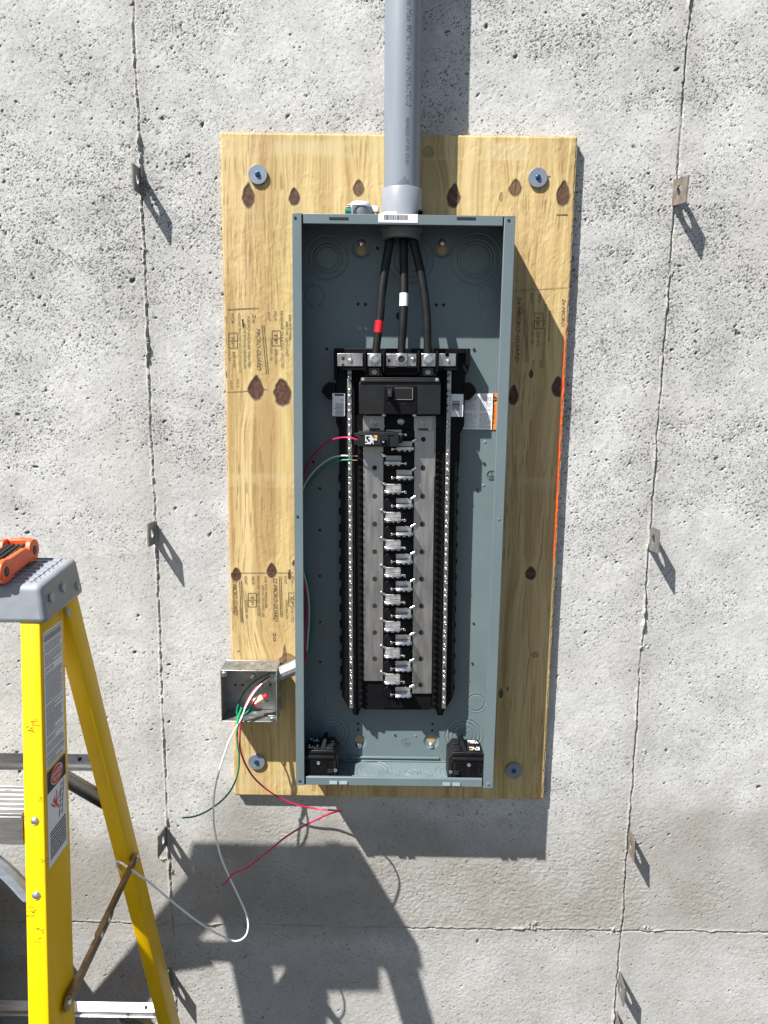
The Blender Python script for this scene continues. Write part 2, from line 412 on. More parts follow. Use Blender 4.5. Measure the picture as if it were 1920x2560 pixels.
    vv = math_('MAXIMUM', v1, v2); vv = math_('MAXIMUM', vv, math_('MULTIPLY', v3, .7))
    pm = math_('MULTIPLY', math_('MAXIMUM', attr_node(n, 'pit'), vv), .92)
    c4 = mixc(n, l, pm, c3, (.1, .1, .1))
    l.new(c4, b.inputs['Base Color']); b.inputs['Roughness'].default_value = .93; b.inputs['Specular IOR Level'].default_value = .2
    bp = n.new('ShaderNodeBump'); bp.inputs['Strength'].default_value = .22; bp.inputs['Distance'].default_value = .001
    l.new(math_('SUBTRACT', noise(520, 4, .65, 5), math_('MULTIPLY', vv, 1.6)), bp.inputs['Height']); l.new(bp.outputs[0], b.inputs['Normal'])
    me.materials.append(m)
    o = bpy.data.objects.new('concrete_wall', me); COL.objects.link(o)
    tag(o, 'pale grey pitted cast concrete wall with ragged form joints', 'wall')
wall()

# ------------------------------------------------------------------ plywood backing board
PW, PH, PY = .305, .6124, -.018
KNOTS = [(621, 492, 15, 24, 1), (736, 494, 13, 17, 1), (897, 472, 13, 16, .9), (1135, 492, 15, 23, 1), (1288, 470, 14, 17, .85), (1408, 488, 16, 24, .95),
         (1253, 494, 5, 9, .5), (640, 972, 18, 25, 1), (706, 982, 20, 28, 1), (565, 937, 3, 7, 1), (1283, 990, 12, 21, 1), (1395, 968, 15, 21, 1), (1328, 935, 5, 9, 1),
         (591, 1437, 12, 15, 1), (680, 1428, 12, 17, 1), (724, 1438, 4, 11, 1), (735, 1408, 4, 7, 1), (1326, 1434, 14, 15, 1), (1338, 1637, 9, 7, .45),
         (1269, 1722, 3, 5, .9), (1252, 1734, 6, 12, .9), (1359, 1926, 2, 3, 1), (596, 1629, 3, 2, .7), (720, 1652, 26, 15, .55), (712, 1640, 5, 26, .75), (1070, 380, 14, 12, .3)]
def plywood():
    st = .0013
    nx = int(2*PW/st)+1; nz = int(2*PH/st)+1
    xs = np.linspace(-PW, PW, nx); zs = np.linspace(-PH, PH, nz); X, Z = np.meshgrid(xs, zs)
    gx = X.copy(); K = np.zeros_like(X); RIM = np.zeros_like(X); KE = np.zeros_like(X)
    for i, (kx, ky, rx, ry, amt) in enumerate(KNOTS):
        p = at(kx, ky, PY); sx = rx*.00073; sz = ry*.00076
        dx = (X-p.x); dz = (Z-p.z)
        wob = (fbm(X*90+i, Z*90, 400+i, 2)-.5)*.34
        tip = np.clip(dz/sz, 0, 2)                               # pulled up to a point
        d = np.sqrt((dx/(sx*(1-.35*np.clip(tip, 0, 1)))) ** 2+(dz/(sz*(1+.15*(tip > 0)))) ** 2)+wob
        KE = np.maximum(KE, amt*sstep(.72, .95, d)*sstep(1.2, 1.02, d)); K = np.maximum(K, amt*sstep(1.08, .9, d)); RIM = np.maximum(RIM, amt*sstep(2.1, 1.0, d)*(1-sstep(1.08, .9, d)))
        g = np.exp(-(dx*dx/(3.2*sx)**2+dz*dz/(3.4*sz)**2))
        gx = gx+np.sign(dx)*g*sx*.9*np.tanh(np.abs(dx)/sx)
    gx = gx+(fbm(X*3, Z*1.3, 201, 3)-.5)*.05
    grain = fbm(gx*62, Z*1.5, 210, 4, .55); fine = vnoise(gx*420, Z*9, 220)*.6+vnoise(gx*760, Z*24, 222)*.4
    streak = sstep(.66, .8, fbm(gx*36, Z*2.6, 230, 3)); dash = sstep(.63, .76, vnoise(gx*640, Z*34, 240)*.65+vnoise(gx*380, Z*20, 242)*.35)*sstep(.4, .6, fbm(gx*14, Z*4, 245, 3))
    line = sstep(.045, .0, np.abs(fbm(gx*95, Z*1.7, 246, 3)-.5))*sstep(.42, .6, fbm(gx*20, Z*5, 248, 3))
    brown = sstep(.5, .68, fbm(gx*26, Z*3.2, 252, 4))
    band = np.zeros_like(Z)
    for (ya, yb, s) in ((352, 396, .8), (1188, 1222, .45), (1918, 1975, .35)):
        za, zb = at(960, ya, PY).z, at(960, yb, PY).z
        band = np.maximum(band, s*sstep(zb-.002, zb+.001, Z)*sstep(za+.004, za-.004, Z)*(.15+.85*sstep(.38, .62, fbm(X*16, Z*34, 250, 4))))
    patch = sstep(.52, .66, fbm(X*7, Z*4, 261, 3))
    org = sstep(PW-.0072, PW-.006, X+(fbm(X*0, Z*40, 270, 3)-.5)*.0022)*sstep(at(1400, 1400, PY).z-.02, at(1400, 1400, PY).z+.03, Z)*sstep(at(1400, 800, PY).z+.02, at(1400, 830, PY).z-.06, Z)
    rip = fbm(gx*210+fbm(X*50, Z*50, 280, 2)*3.2, Z*95, 282, 3)-.5
    h = rip*.00085*(.25+.75*sstep(.42, .6, fbm(X*10, Z*8, 285, 3)))-(fine-.5)*.00025-dash*.0002-K*.0005+RIM*.0003
    edge = np.minimum(PW-np.abs(X), PH-np.abs(Z)); h -= sstep(.0022, 0, edge)*(.0012+.002*vnoise(X*200, Z*200, 290))
    chip = (fbm(Z*60, X*0, 295, 3)-.5)*.003
    Xd = X+np.where(np.abs(X) > PW-st*1.5, chip, 0)
    me = grid_mesh('plywood_face', Xd, PY-h, Z, None,
                   [('grain', grain), ('fine', fine), ('streak', streak), ('dash', dash), ('knot', K), ('rim', RIM), ('band', band), ('line', line), ('brown', brown), ('kedge', KE), ('patch', patch), ('orange', org)])
    m = bpy.data.materials.new('pine_plywood'); m.use_nodes = True; n = m.node_tree.nodes; l = m.node_tree.links; b = n['Principled BSDF']
    c = ramp(n, l, attr_node(n, 'grain'), [(.26, (.41, .285, .122)), (.45, (.505, .372, .17)), (.72, (.565, .435, .212))])
    c = mixc(n, l, mixc(n, l, .30, (0, 0, 0), ramp(n, l, attr_node(n, 'patch'), [(0, (0, 0, 0)), (1, (1, 1, 1))])), c, (.47, .375, .15))
    c = mixc(n, l, .45, c, ramp(n, l, attr_node(n, 'fine'), [(.25, (.6, .54, .44)), (.55, (1, 1, 1))]), 'MULTIPLY')
    def fmul(a, k):
        q = n.new('ShaderNodeMath'); q.operation = 'MULTIPLY'; q.inputs[1].default_value = k; l.new(a, q.inputs[0]); return q.outputs[0]
    c = mixc(n, l, fmul(attr_node(n, 'streak'), .2), c, (.3, .165, .075))
    c = mixc(n, l, fmul(attr_node(n, 'dash'), .62), c, (.22, .13, .055))
    c = mixc(n, l, fmul(attr_node(n, 'brown'), .28), c, (.31, .185, .085))
    c = mixc(n, l, fmul(attr_node(n, 'line'), .5), c, (.24, .145, .055))
    c = mixc(n, l, fmul(attr_node(n, 'band'), .6), c, (.53, .44, .25))
    c = mixc(n, l, fmul(attr_node(n, 'rim'), .3), c, (.55, .42, .21))
    tn = n.new('ShaderNodeTexNoise'); tn.inputs['Scale'].default_value = 130
    tc = n.new('ShaderNodeTexCoord'); l.new(tc.outputs['Object'], tn.inputs['Vector'])
    kc = ramp(n, l, tn.outputs['Fac'], [(.3, (.04, .018, .012)), (.7, (.12, .058, .032))])
    c = mixc(n, l, attr_node(n, 'knot'), c, kc)
    c = mixc(n, l, fmul(attr_node(n, 'kedge'), .75), c, (.035, .017, .012))
    c = mixc(n, l, fmul(attr_node(n, 'orange'), .93), c, (.86, .15, .03))
    l.new(c, b.inputs['Base Color']); b.inputs['Roughness'].default_value = .62; b.inputs['Specular IOR Level'].default_value = .35
    me.materials.append(m)
    root = thing('plywood_board', (0, PY, -PH), 'knotty pine plywood board bolted to the concrete behind the grey panel', 'board')
    off = Vector(root['base']); n_ = len(me.vertices); a = np.empty(n_*3, np.float32); me.vertices.foreach_get('co', a)
    a = a.reshape(-1, 3)-np.array(off, np.float32); me.vertices.foreach_set('co', a.ravel()); me.update()
    o = bpy.data.objects.new('face_veneer', me); COL.objects.link(o); o.parent = root
    e = MB()
    for k in range(5):                                              # plies
        e.box(-PW+.0004*(k % 2), PW-.0004*(k % 2), -.0164+k*.0033, -.0164+k*.0033+.0032, -PH+.0005*(k % 2), PH-.0005*(k % 2))
    e.build('core_plies', mat('ply_edge', (.46, .33, .17), .75, var=.3, vscale=60, stretch=(1, 8, 1)), root)
    return root
board = plywood()

def stamps():
    Yt = PY-.00075
    def col(mb, body, sx, sy0, sy1, hpx, shear=0, m='stamp'):
        a = at(sx, sy0, Yt); b_ = at(sx, sy1, Yt); size = hpx*.00074/.7
        vs, fs = text_mesh(body, size, shear, 'LEFT'); L = max(v[0] for v in vs)
        mb.text(body, size, down(a.x, a.z, Yt), M[m], shear, (a.z-b_.z)/L)
    def line(mb, x0, y0, x1, y1, wpx=1.2, m='stamp'):
        a = at(x0, y0, Yt); b_ = at(x1, y1, Yt); d = (b_-a).normalized(); p = Vector((-d.z, 0, d.x))*wpx*.00037
        mb.add([a-p, b_-p, b_+p, a+p], [(0, 1, 2, 3)], M[m])
    def frame(mb, x0, y0, x1, y1, m='stamp'):
        for q in ((x0, y0, x1, y0), (x1, y0, x1, y1), (x1, y1, x0, y1), (x0, y1, x0, y0), (x0, (y0+y1)/2, x1, (y0+y1)/2)): line(mb, *q, 1.3, m)
    s = .2079; P = lambda x, y: (540+x*s, 720+y*s)
    def T(mb, body, x, y0, y1, h, shear=0, m='stamp', P=P):
        x_, a = P(x, y0); _, b_ = P(x, y1); col(mb, body, x_, a, b_, h, shear, m)
    mb = MB()
    line(mb, *P(140, 258), *P(500, 240), 1.6); line(mb, *P(130, 1252), *P(400, 1238)); line(mb, *P(560, 1222), *P(620, 1220))
    for dx in (0, 25): line(mb, *P(550+dx, 440), *P(604+dx, 1040), 1.2)
    T(mb, '2x', 435, 300, 425, 8, .2); T(mb, 'MICRO-GUARD', 482, 480, 985, 9.5, .25)
    T(mb, '0.06 PCF PRESSURE TREATED', 372, 335, 955, 6); T(mb, 'ABOVE GROUND-GENERAL USE', 325, 420, 965, 6)
    T(mb, 'HOOVER TREATED WOOD PRODUCTS', 262, 295, 1010, 6, 0, 'stamp_pale'); T(mb, 'MCA', 178, 305, 420, 6.5); T(mb, 'ESR-1721', 198, 765, 945, 6); T(mb, 'KDAT', 104, 340, 420, 6, 0, 'stamp_pale')
    T(mb, 'MCA', 245, 1085, 1195, 6, 0, 'stamp_pale'); T(mb, 'KDAT', 165, 1105, 1215, 6, 0, 'stamp_pale'); T(mb, 'OXFORD, PA', 140, 660, 870, 5.5, 0, 'stamp_pale')
    frame(mb, *P(150, 540), *P(255, 720)); T(mb, 'TP', 175, 560, 700, 8, 0, 'stamp_pale')
    T(mb, 'KDAT', 618, 285, 390, 6.5); T(mb, 'MCA', 695, 275, 390, 6.5); T(mb, 'HOOVER TREATED WOOD', 772, 268, 960, 6.5); T(mb, 'OXFORD, PA', 645, 598, 870, 6)
    T(mb, 'ESR-1721', 705, 735, 910, 6); T(mb, 'ABOVE GROUND', 835, 395, 820, 6); T(mb, '0.06 PCF PRES', 872, 315, 620, 6)
    frame(mb, *P(672, 512), *P(775, 692)); T(mb, 'TP', 695, 530, 670, 8)
    a = at(*P(318, 372), Yt); mb.add([(a.x-.0012, Yt, a.z), (a.x+.0014, Yt, a.z), (a.x+.002, Yt, a.z-.014), (a.x-.0002, Yt, a.z-.014)], [(0, 1, 2, 3)], M['ink'])
    mb.build('ink_stamp', None, board)
    s2 = .1356; Q = lambda x, y: (540+x*s2, 1400+y*s2)
    mb = MB(); line(mb, *Q(260, 240), *Q(1420, 235), 1.2)
    for x in (430, 462): line(mb, *Q(x, 380), *Q(x+30, 1150), 1.3)
    for x in (1165, 1195): line(mb, *Q(x, 300), *Q(x+25, 1050), 1.3)
    U = lambda *a, **k: T(mb, *a, P=Q, **k)
    U('22 MICRO-GUARD', 300, 330, 1010, 11, .25); U('KDAT', 520, 295, 450, 7); U('MCA', 655, 300, 450, 7); U('OXFORD, PA', 535, 735, 1070, 6)
    U('HOOVER TREATED WOOD', 752, 290, 1030, 6.5); U('ABOVE GROUND USE', 838, 460, 1050, 6); U('0.06 PCF PRESSURE', 890, 300, 880, 6)
    U('22 MICRO-GUARD', 1050, 320, 1130, 10.5, .25); U('KDAT', 1255, 290, 440, 6.5); U('OXFORD, PA', 1278, 730, 1080, 6); U('MCA', 1388, 295, 430, 6.5); U('20', 1050, 1330, 1500, 7, m='ink'); U('ESR-1721', 1380, 870, 1140, 6, m='stamp_pale')
    frame(mb, *Q(590, 612), *Q(742, 862)); U('TP', 625, 640, 830, 9, m='stamp_pale'); frame(mb, *Q(1335, 600), *Q(1470, 850), 'stamp_pale'); U('TP', 1365, 640, 830, 9, m='stamp_pale')
    mb.build('ink_stamp', None, board)
    s3 = .226; W = lambda x, y: (1250+x*s3, 680+y*s3)
    mb = MB(); U = lambda *a, **k: T(mb, *a, P=W, **k)
    line(mb, *W(150, 210), *W(740, 170), 1.1, 'stamp_pale')
    for x in (268, 290): line(mb, *W(x, 400), *W(x+22, 1000), 1.1)
    U('2x MICRO-GUARD', 195, 265, 1000, 9.5, .2); U('KDAT', 345, 230, 345, 6); U('MCA', 425, 240, 345, 6); U('OXFORD, PA', 355, 545, 800, 6.5); U('ESR-1721', 412, 660, 825, 6)
    U('HOOVER TREATED WOOD', 495, 350, 1060, 6, m='stamp_pale'); U('MCA', 440, 970, 1060, 6, m='stamp_pale'); U('KDAT', 360, 970, 1080, 6, m='stamp_pale'); U('2x MICRO', 690, 290, 600, 8, .2); U('ABOVE GROUND', 545, 420, 780, 5.5, m='stamp_pale')
    frame(mb, *W(382, 455), *W(478, 625)); U('TP', 405, 470, 610, 8, m='stamp_pale')
    mb.build('ink_stamp', None, board)
    mb = MB(); line(mb, 1391, 536.5, 1419, 536.5, 2); mb.build('pencil_mark', None, board); mb = MB(); line(mb, 1368, 440.5, 1376, 440.5, 2); mb.build('pencil_mark', None, board)
stamps()

def fastener(px_, py_, label):
    p = at(px_, py_, PY-.001); r = thing('washer_screw', p, label, 'screw', 'blue screws with big washers holding the plywood')
    m = MB(); m.ring((p.x, p.z), .0035, .0163, PY-.0048, PY-.0008, 40); m.build('washer', M['washer'], r, bevel=.0005)
    s = MB(); s.lathe((p.x, PY-.003, p.z), (0, -1, 0), [(0, .0052), (.0022, .0052), (.0026, .0042), (.0046, .004), (.005, .0034), (.004, .0028), (.004, 0)], 6)
    s.box(p.x-.0032, p.x+.0032, PY-.0078, PY-.0068, p.z-.0006, p.z+.0006); s.build('screw', M['blue'], r)
fastener(645, 437, 'blue hex screw and grey washer at the top left corner of the plywood')
fastener(1344, 445, 'blue hex screw and grey washer at the top right corner of the plywood')
fastener(642, 1903, 'blue hex screw and shaded washer below the junction box')
fastener(1284, 1925, 'blue hex screw and shaded washer at the bottom right of the plywood')

# ------------------------------------------------------------------ metal form ties along the two joints
def form_tie(x, z, rot, tilt, prot, label, m):
    mb = MB(); t = .0013; hh = .0215; hole = (-.021, .001); hr = .0088
    N = 24; out = []
    for i in range(N):
        a = 2*math.pi*i/N; c, s = math.cos(a), math.sin(a)
        k = min((prot-.021 if c < 0 else .024)/max(1e-6, abs(c)), hh/max(1e-6, abs(s)))
        out.append((hole[0]+c*k, s*k))
    inn = [(hole[0]+hr*.85*math.cos(2*math.pi*i/N), hole[1]+hr*math.sin(2*math.pi*i/N)) for i in range(N)]
    out[:] = [(min(.004, a), b) for a, b in out]
    # make sure the corners are sharp
    for cy, cz in ((-prot, hh), (-prot, -hh), (.003, hh), (.003, -hh)):
        j = min(range(N), key=lambda q: (out[q][0]-cy)**2+(out[q][1]-cz)**2); out[j] = (cy, cz)
    vs = [(sx, y, zz) for sx in (-t, t) for L in (out, inn) for y, zz in L]
    fs = []
    for i in range(N):
        j = (i+1) % N
        fs += [(i, j, N+j, N+i), (2*N+i, 3*N+i, 3*N+j, 2*N+j), (i, 2*N+i, 2*N+j, j), (N+i, N+j, 3*N+j, 3*N+i)]
    mb.T = Matrix.Translation((x, 0, z)) @ Matrix.Rotation(rot, 4, 'Z') @ Matrix.Rotation(tilt, 4, 'X')
    mb.add(vs, fs, m)
    o = mb.build('form_tie', None, None, 30)
    place(o); tag(o, label, 'form tie', 'flat steel form ties left in the wall joints')
form_tie(XL-.002, .535, R(2), R(3), .044, 'dark holed steel tie high on the joint left of the plywood', M['tie'])
form_tie(XL, -.088, R(1), R(-3), .044, 'grey holed steel tie right above the ladder cap', M['tie'])
form_tie(XL-.001, -.712, R(-2), R(-6), .047, 'holed steel tie in the joint just right of the yellow rear ladder rail', M['tie'])
form_tie(XL-.004, -1.035, R(-2), R(0), .046, 'holed steel tie beside the foot of the ladder, lowest on its joint', M['tie'])
form_tie(XR-.003, .527, R(10), R(4), .046, 'sunlit tan steel tie high on the joint right of the plywood', M['tie_rust'])
form_tie(XR, -.087, R(2), R(-3), .045, 'sunlit grey steel tie level with the middle of the panel', M['tie'])
form_tie(XR+.002, -.708, R(-5), R(-5), .044, 'stained steel tie just above the crossing of the right joints', M['tie_rust'])
form_tie(XR+.003, -1.03, R(-4), R(-2), .046, 'pale steel tie below the crossing of the right joints', M['tie'])
form_tie(XR+.002, -1.125, R(-6), R(0), .044, 'rust orange steel tie at the bottom edge of the wall view', M['tie_rust'])

# ------------------------------------------------------------------ conduit
def conduit():
    x0, x1 = .00625, .0024; z0, z1 = .505, 1.6; y = -.0615
    ax = lambda z: .0064-.0072*(z-.5)
    r = thing('conduit', (ax(.46), y, .46), 'thick grey plastic conduit entering the top of the panel', 'conduit')
    m = MB(); m.lathe((ax(z0), y, z0), (ax(z1)-ax(z0), 0, z1-z0), [(0, .0302), (.3, .0302), (z1-z0, .0302)], 64); m.build('pipe', M['pvc'], r)
    c = MB(); c.lathe((ax(.46), y, .463), (0, 0, 1), [(0, .0315), (.001, .0338), (.047, .0342), (.0482, .0336), (.0482, .0303)], 64); c.build('coupling', M['pvc_light'], r)
    k = MB(); k.lathe((ax(.44), y, .4615), (0, 0, -1), [(0, .033), (.006, .035), (.006, .031)], 8); k.build('shoulder', M['pvc_light'], r)
    n = MB(); n.lathe((ax(.44), y, .4585), (0, 0, -1), [(0, .03), (0, .0362), (.012, .0362), (.015, .0335), (.026, .0328), (.027, .031), (.027, .026), (.002, .026)], 48)
    for i in range(8):
        a = i*math.pi/4+.2; n.box(ax(.44)+.0362*math.cos(a)-.002, ax(.44)+.0362*math.cos(a)+.002, y+.0362*math.sin(a)-.002, y+.0362*math.sin(a)+.002, .4465, .4575)
    n.build('bushing', M['pvc_dark'], r, bevel=.0004)
    t = MB()
    def wrap(z, ang, rr=.03035):
        return lambda a, b: (ax(z-a)+rr*math.sin(ang+b/rr), y-rr*math.cos(ang+b/rr), z-a)
    t.text('stant Max 90\u00b0C Wire  NEMA-TC-2', .0118, wrap(.803, R(9)), M['print_grey'], .15, 1.0)
    t.text('R04E(S) 07:05 02:01', .0085, wrap(.615, R(9)), M['print_grey'], 0, 1.05)
    t.build('printed_text', None, r)
    for a0, zz, ha, hz in ((-.18, .5165, .3, .006), (.12, .521, .26, .009)):
        g = MB(); N = 14; vs = []
        for j in range(2):
            for i in range(N):
                q = math.pi*i/(N-1); rr = 1 if j else .0
                vs.append((ax(zz)+.03042*math.sin(a0+ha*math.cos(q)), y-.03042*math.cos(a0+ha*math.cos(q)), zz-.006+(hz*math.sin(q)*(1+.25*math.sin(5*q)) if j else 0)))
        g.add(vs, [(i, i+1, N+i+1, N+i) for i in range(N-1)]); g.build('glue_smear', mat('purple_primer_smear', (.15, .165, .2), .4) if 'purple_primer_smear' not in bpy.data.materials else bpy.data.materials['purple_primer_smear'], r)
    return r
conduit()

# ------------------------------------------------------------------ electrical panel
X0, X1, ZB, ZT, YF, YB = -.1712, .1895, -.5345, .4623, -.1121, -.0245     # outside of the enclosure, front and inner back
TH = R(-.607)
panel = thing('electrical_panel', (.0091, -.0185, ZB), 'grey open electrical panel with rows of bus stabs inside', 'electrical panel')
def hfield(w, h, st, feats):
    xs = np.linspace(0, w, int(w/st)+1); zs = np.linspace(0, h, int(h/st)+1); X, Z = np.meshgrid(xs, zs); H = np.zeros_like(X)
    for f in feats:
        k, cx, cz = f[:3]; d = np.hypot(X-cx, Z-cz)
        if k == 'ring':
            for rr in f[3]:
                H -= .001*np.exp(-((d-rr)/.0011)**2); H += .0008*np.exp(-((d-rr-.0017)/.0011)**2)
            H += .0004*sstep(f[3][0]+.0005, f[3][0]-.0005, d)
            for rr in f[3]:                                          # tie bridges
                for a in f[4]: H += .0007*np.exp(-(np.hypot(X-cx-rr*math.cos(a), Z-cz-rr*math.sin(a))/.0018)**2)
        elif k == 'dimple': H -= f[4]*sstep(f[3], f[3]*.45, d)
        elif k == 'bump': H += f[4]*sstep(f[3], 0, d)
        elif k == 'step': H += f[3]*sstep(cz-.0012, cz+.0012, Z) if cx < 0 else H*0
    return X, Z, H
def enclosure():
    t = .0015
    # back sheet as an embossed height field
    bx0, bx1, bz0, bz1 = X0+t, X1-t, ZB+t, ZT-t
    def L(px_, py_):
        p = at(px_, py_, YB); return p.x-bx0, p.z-bz0
    ft = []
    c1 = (700, 500, .3737)
    def rg(cx, cy, rr, an=(0, 1.57, 3.14, 4.71), c=c1):
        ft.append(('ring', *L(c[0]+cx*c[2], c[1]+cy*c[2]), [q*c[2]*.00076 for q in rr], an))
    rg(314, 385, (68, 92, 126), (.2, 3.1, 4.7)); rg(1312, 395, (92, 112, 148), (0, 3.14, 4.71)); rg(875, 400, (70, 100, 135)); rg(225, 640, (62,)); rg(1398, 645, (66,))
    c4 = (700, 1480, .3617)
    rg(248, 752, (60,), (1.6, 4.7), c4); rg(1355, 765, (62,), (.3, 3.4), c4); rg(350, 975, (70, 95, 128), (1.2,), c4); rg(1265, 990, (72, 100, 125), (1.2,), c4)
    for q in ((545, 320), (1085, 318)): ft.append(('dimple', *L(c1[0]+q[0]*c1[2], c1[1]+q[1]*c1[2]), .019, .0042))
    for q in ((545, 1035), (1045, 1035)): ft.append(('dimple', *L(c4[0]+q[0]*c4[2], c4[1]+q[1]*c4[2]), .016, .004))
    for q in ((655, 992), (938, 994), (1300, 195), (1293, 472), (310, 232), (310, 510)): ft.append(('bump', *L(c4[0]+q[0]*c4[2], c4[1]+q[1]*c4[2]), .0032, .0016))
    for q in ((1436, 880), (1425, 1240), (1325, 1248)): ft.append(('bump', *L(780+q[0]*.3014, 840+q[1]*.3014), .0032, .0016))
    for q in ((780, 1100), (782, 1210)): ft.append(('bump', *L(*q), .0032, .0012))
    X, Z, H = hfield(bx1-bx0, bz1-bz0, .0011, ft)
    H += (fbm(X*6, Z*6, 600, 2)-.5)*.0014
    me = grid_mesh('back_sheet', X+bx0-panel.location.x, YB-H-panel.location.y, Z+bz0-panel.location.z)
    me.materials.append(M['panel']); o = bpy.data.objects.new('back_sheet', me); COL.objects.link(o); o.parent = panel
    # bottom sheet with knockouts
    dep = YB-YF
    fb = []
    for (cx, rr) in ((.075, (.011,)), (.1, (.006,)), (.135, (.019, .027, .036)), (.1745, (.011,)), (.052, (.009,)), (.205, (.006,)), (.235, (.012,)), (.287, (.02, .03)), (.03, (.016, .026)), (.213, (.012,))):
        fb.append(('ring', cx, dep*.5+random.uniform(-.008, .012), rr, (.6, 2.7, 4.4)))
    Xb, Yb, Hb = hfield(bx1-bx0, dep-.002, .0011, fb)
    me = grid_mesh('floor_sheet', Xb+bx0-panel.location.x, Yb+YF+.002-panel.location.y, Hb*1.6+ZB+.002-panel.location.z)
    me.materials.append(M['panel']); o = bpy.data.objects.new('floor_sheet', me); COL.objects.link(o); o.parent = panel
    m = MB()
    m.box(X0, X0+t, YF, -.0225, ZB, ZT); m.box(X1-t, X1, YF, -.0225, ZB, ZT)
    m.box(X0+t+.0002, X1-t-.0002, YF+.001, -.0225, ZT-t-.0004, ZT-.0004); m.box(X0+t+.0002, X1-t-.0002, YF+.001, -.0225, ZB+.0002, ZB+t)
    m.box(X0, X1, -.0224, -.0215, ZB, ZT)
    m.build('wall_sheets', M['panel'], panel)
    # raised ledge across the bottom of the back sheet
    a = at(700+475*.3617, 1480+1130*.3617, YB); b_ = at(700+1100*.3617, 1480+1145*.3617, YB)
    g = MB(); g.box(X0+.02, X1-.02, YB-.0025, YB, ZB+.002, a.z-.008); g.box(a.x, b_.x, YB-.004, YB, a.z-.004, a.z); g.build('bottom_ledge', M['panel'], panel, bevel=.001)
    # front flanges
    lw, rw = .0154, .0178
    f = MB(); f.box(X0, X0+lw, YF-.0016, YF, ZB, ZT); f.box(X0+lw-.0014, X0+lw, YF, YF+.006, ZB+.002, ZT-.002); f.build('side_flange', M['panel'], panel, bevel=.0007)
    f = MB(); f.box(X1-rw, X1, YF-.0016, YF, ZB-.001, ZT-.003); f.box(X1-rw, X1-rw+.0014, YF, YF+.006, ZB+.002, ZT-.004); f.build('side_flange', M['panel'], panel, bevel=.0007)
    f = MB(); fx0, fx1 = X0+lw+.0026, X1-rw-.0022
    f.box(fx0, fx1, YF-.0002, YF+.0012, ZT-.0158, ZT-.0004); f.box(fx0, fx1, YF+.0012, YF+.006, ZT-.0158, ZT-.0146); f.build('top_flange', M['panel'], panel, bevel=.0006)
    f = MB(); f.box(fx0, fx1, YF-.0002, YF+.0012, ZB+.0006, ZB+.0158); f.box(fx0, fx1, YF+.0012, YF+.006, ZB+.0146, ZB+.0158); f.build('bottom_flange', M['panel'], panel, bevel=.0006)
    # slots, bent tabs, screw holes
    for xa, xb in ((823, 871), (1142, 1189)):
        s = MB(); p, q = at(xa, 546, YF), at(xb, 546, YF); s.box(p.x, q.x, YF-.0008, YF-.0003, p.z-.0019, p.z+.0019, M['panel_hole'])
        s.build('slot', None, panel)
    for xa, xb, yy in ((824, 868, 1954), (1106, 1150, 1958)):
        p, q = at(xa, yy, YF), at(xb, yy, YF); tb = MB(); mid = (p.x+q.x)/2
        for u0, u1 in ((p.x, mid-.002), (mid+.002, q.x)):
            tb.hexa([(u0, YF-.0003, p.z+.001), (u1, YF-.0003, p.z+.001), (u1, YF-.0045, p.z-.0032), (u0, YF-.0045, p.z-.0032)],
                    [(u0, YF-.0005, p.z+.0022), (u1, YF-.0005, p.z+.0022), (u1, YF-.0052, p.z-.0022), (u0, YF-.0052, p.z-.0022)])
        tb.build('cover_tab', M['panel'], panel)
    for px_, py_ in ((738, 545), (1272, 551), (750, 1953), (744, 1292)):
        p = at(px_, py_, YF-.0016); h = MB(); h.cyl((p.x, YF-.0022, p.z), (p.x, YF-.0017, p.z), .0024, 16); h.build('screw_hole', M['panel_hole'], panel)
    p = at(1221, 1960, YF-.0016); h = MB(); h.lathe((p.x, YF-.0016, p.z), (0, -1, 0), [(0, .003), (.001, .0026), (.0014, .001), (.0014, 0)], 16); h.build('rivet', M['panel'], panel)
    p = at(1247, 1298, YF-.0016); h = MB(); h.lathe((p.x, YF-.0016, p.z), (0, -1, 0), [(0, .0025), (.0008, .002), (.001, 0)], 16); h.build('rivet', M['panel'], panel)
    # small holes in the back
    def hole(x, y, r_):
        p = at(x, y, YB); h = MB(); h.cyl((p.x, YB-.0014, p.z), (p.x, YB+.0005, p.z), r_, 14); h.build('small_hole', M['panel_hole'], panel)
    for q in ((652, 323), (523, 696), (571, 698), (1045, 702), (1094, 702), (313, 995), (1298, 1000)): hole(700+q[0]*.3737, 500+q[1]*.3737, .0026)
    for q in ((1428, 1057), (1370, 1277)): hole(780+q[0]*.3014, 840+q[1]*.3014, .0024)
    for q in ((278, 206), (278, 483), (1338, 217), (1329, 493), (541, 908), (541, 951), (1054, 913), (1052, 955), (796, 990)): hole(700+q[0]*.3617, 1480+q[1]*.3617, .0022)
    for q in ((234, 540), (234, 890), (234, 1273), (180, 318)): hole(730+q[0]*.2983, 1060+q[1]*.2983, .0024)
    hole(1000, 790, .007)
    # mounting screws in their dimples
    for (cx, cy, c, up) in ((545, 320, c1, 1), (1085, 318, c1, 1), (545, 1035, c4, -1), (1045, 1035, c4, -1)):
        p = at(c[0]+cx*c[2], c[1]+cy*c[2], YB)
        k = MB(); k.cyl((p.x, YB+.0015, p.z-.004*up), (p.x, YB+.0035, p.z-.004*up), .0078, 20); k.build('keyhole', M['wood_hole'], panel)
        z = p.z+.0085*up if up > 0 else p.z-.0085
        s2 = MB(); s2.lathe((p.x, YB+.003, z), (0, -1, 0), [(0, .0068), (.0015, .0068), (.0045, .005), (.0058, .0025), (.006, 0)], 20, M['screw'])
        s2.box(p.x-.0036, p.x+.0036, YB-.0034, YB-.0026, z-.0006, z+.0006, M['ink_grey']); s2.build('mounting_screw', None, panel)
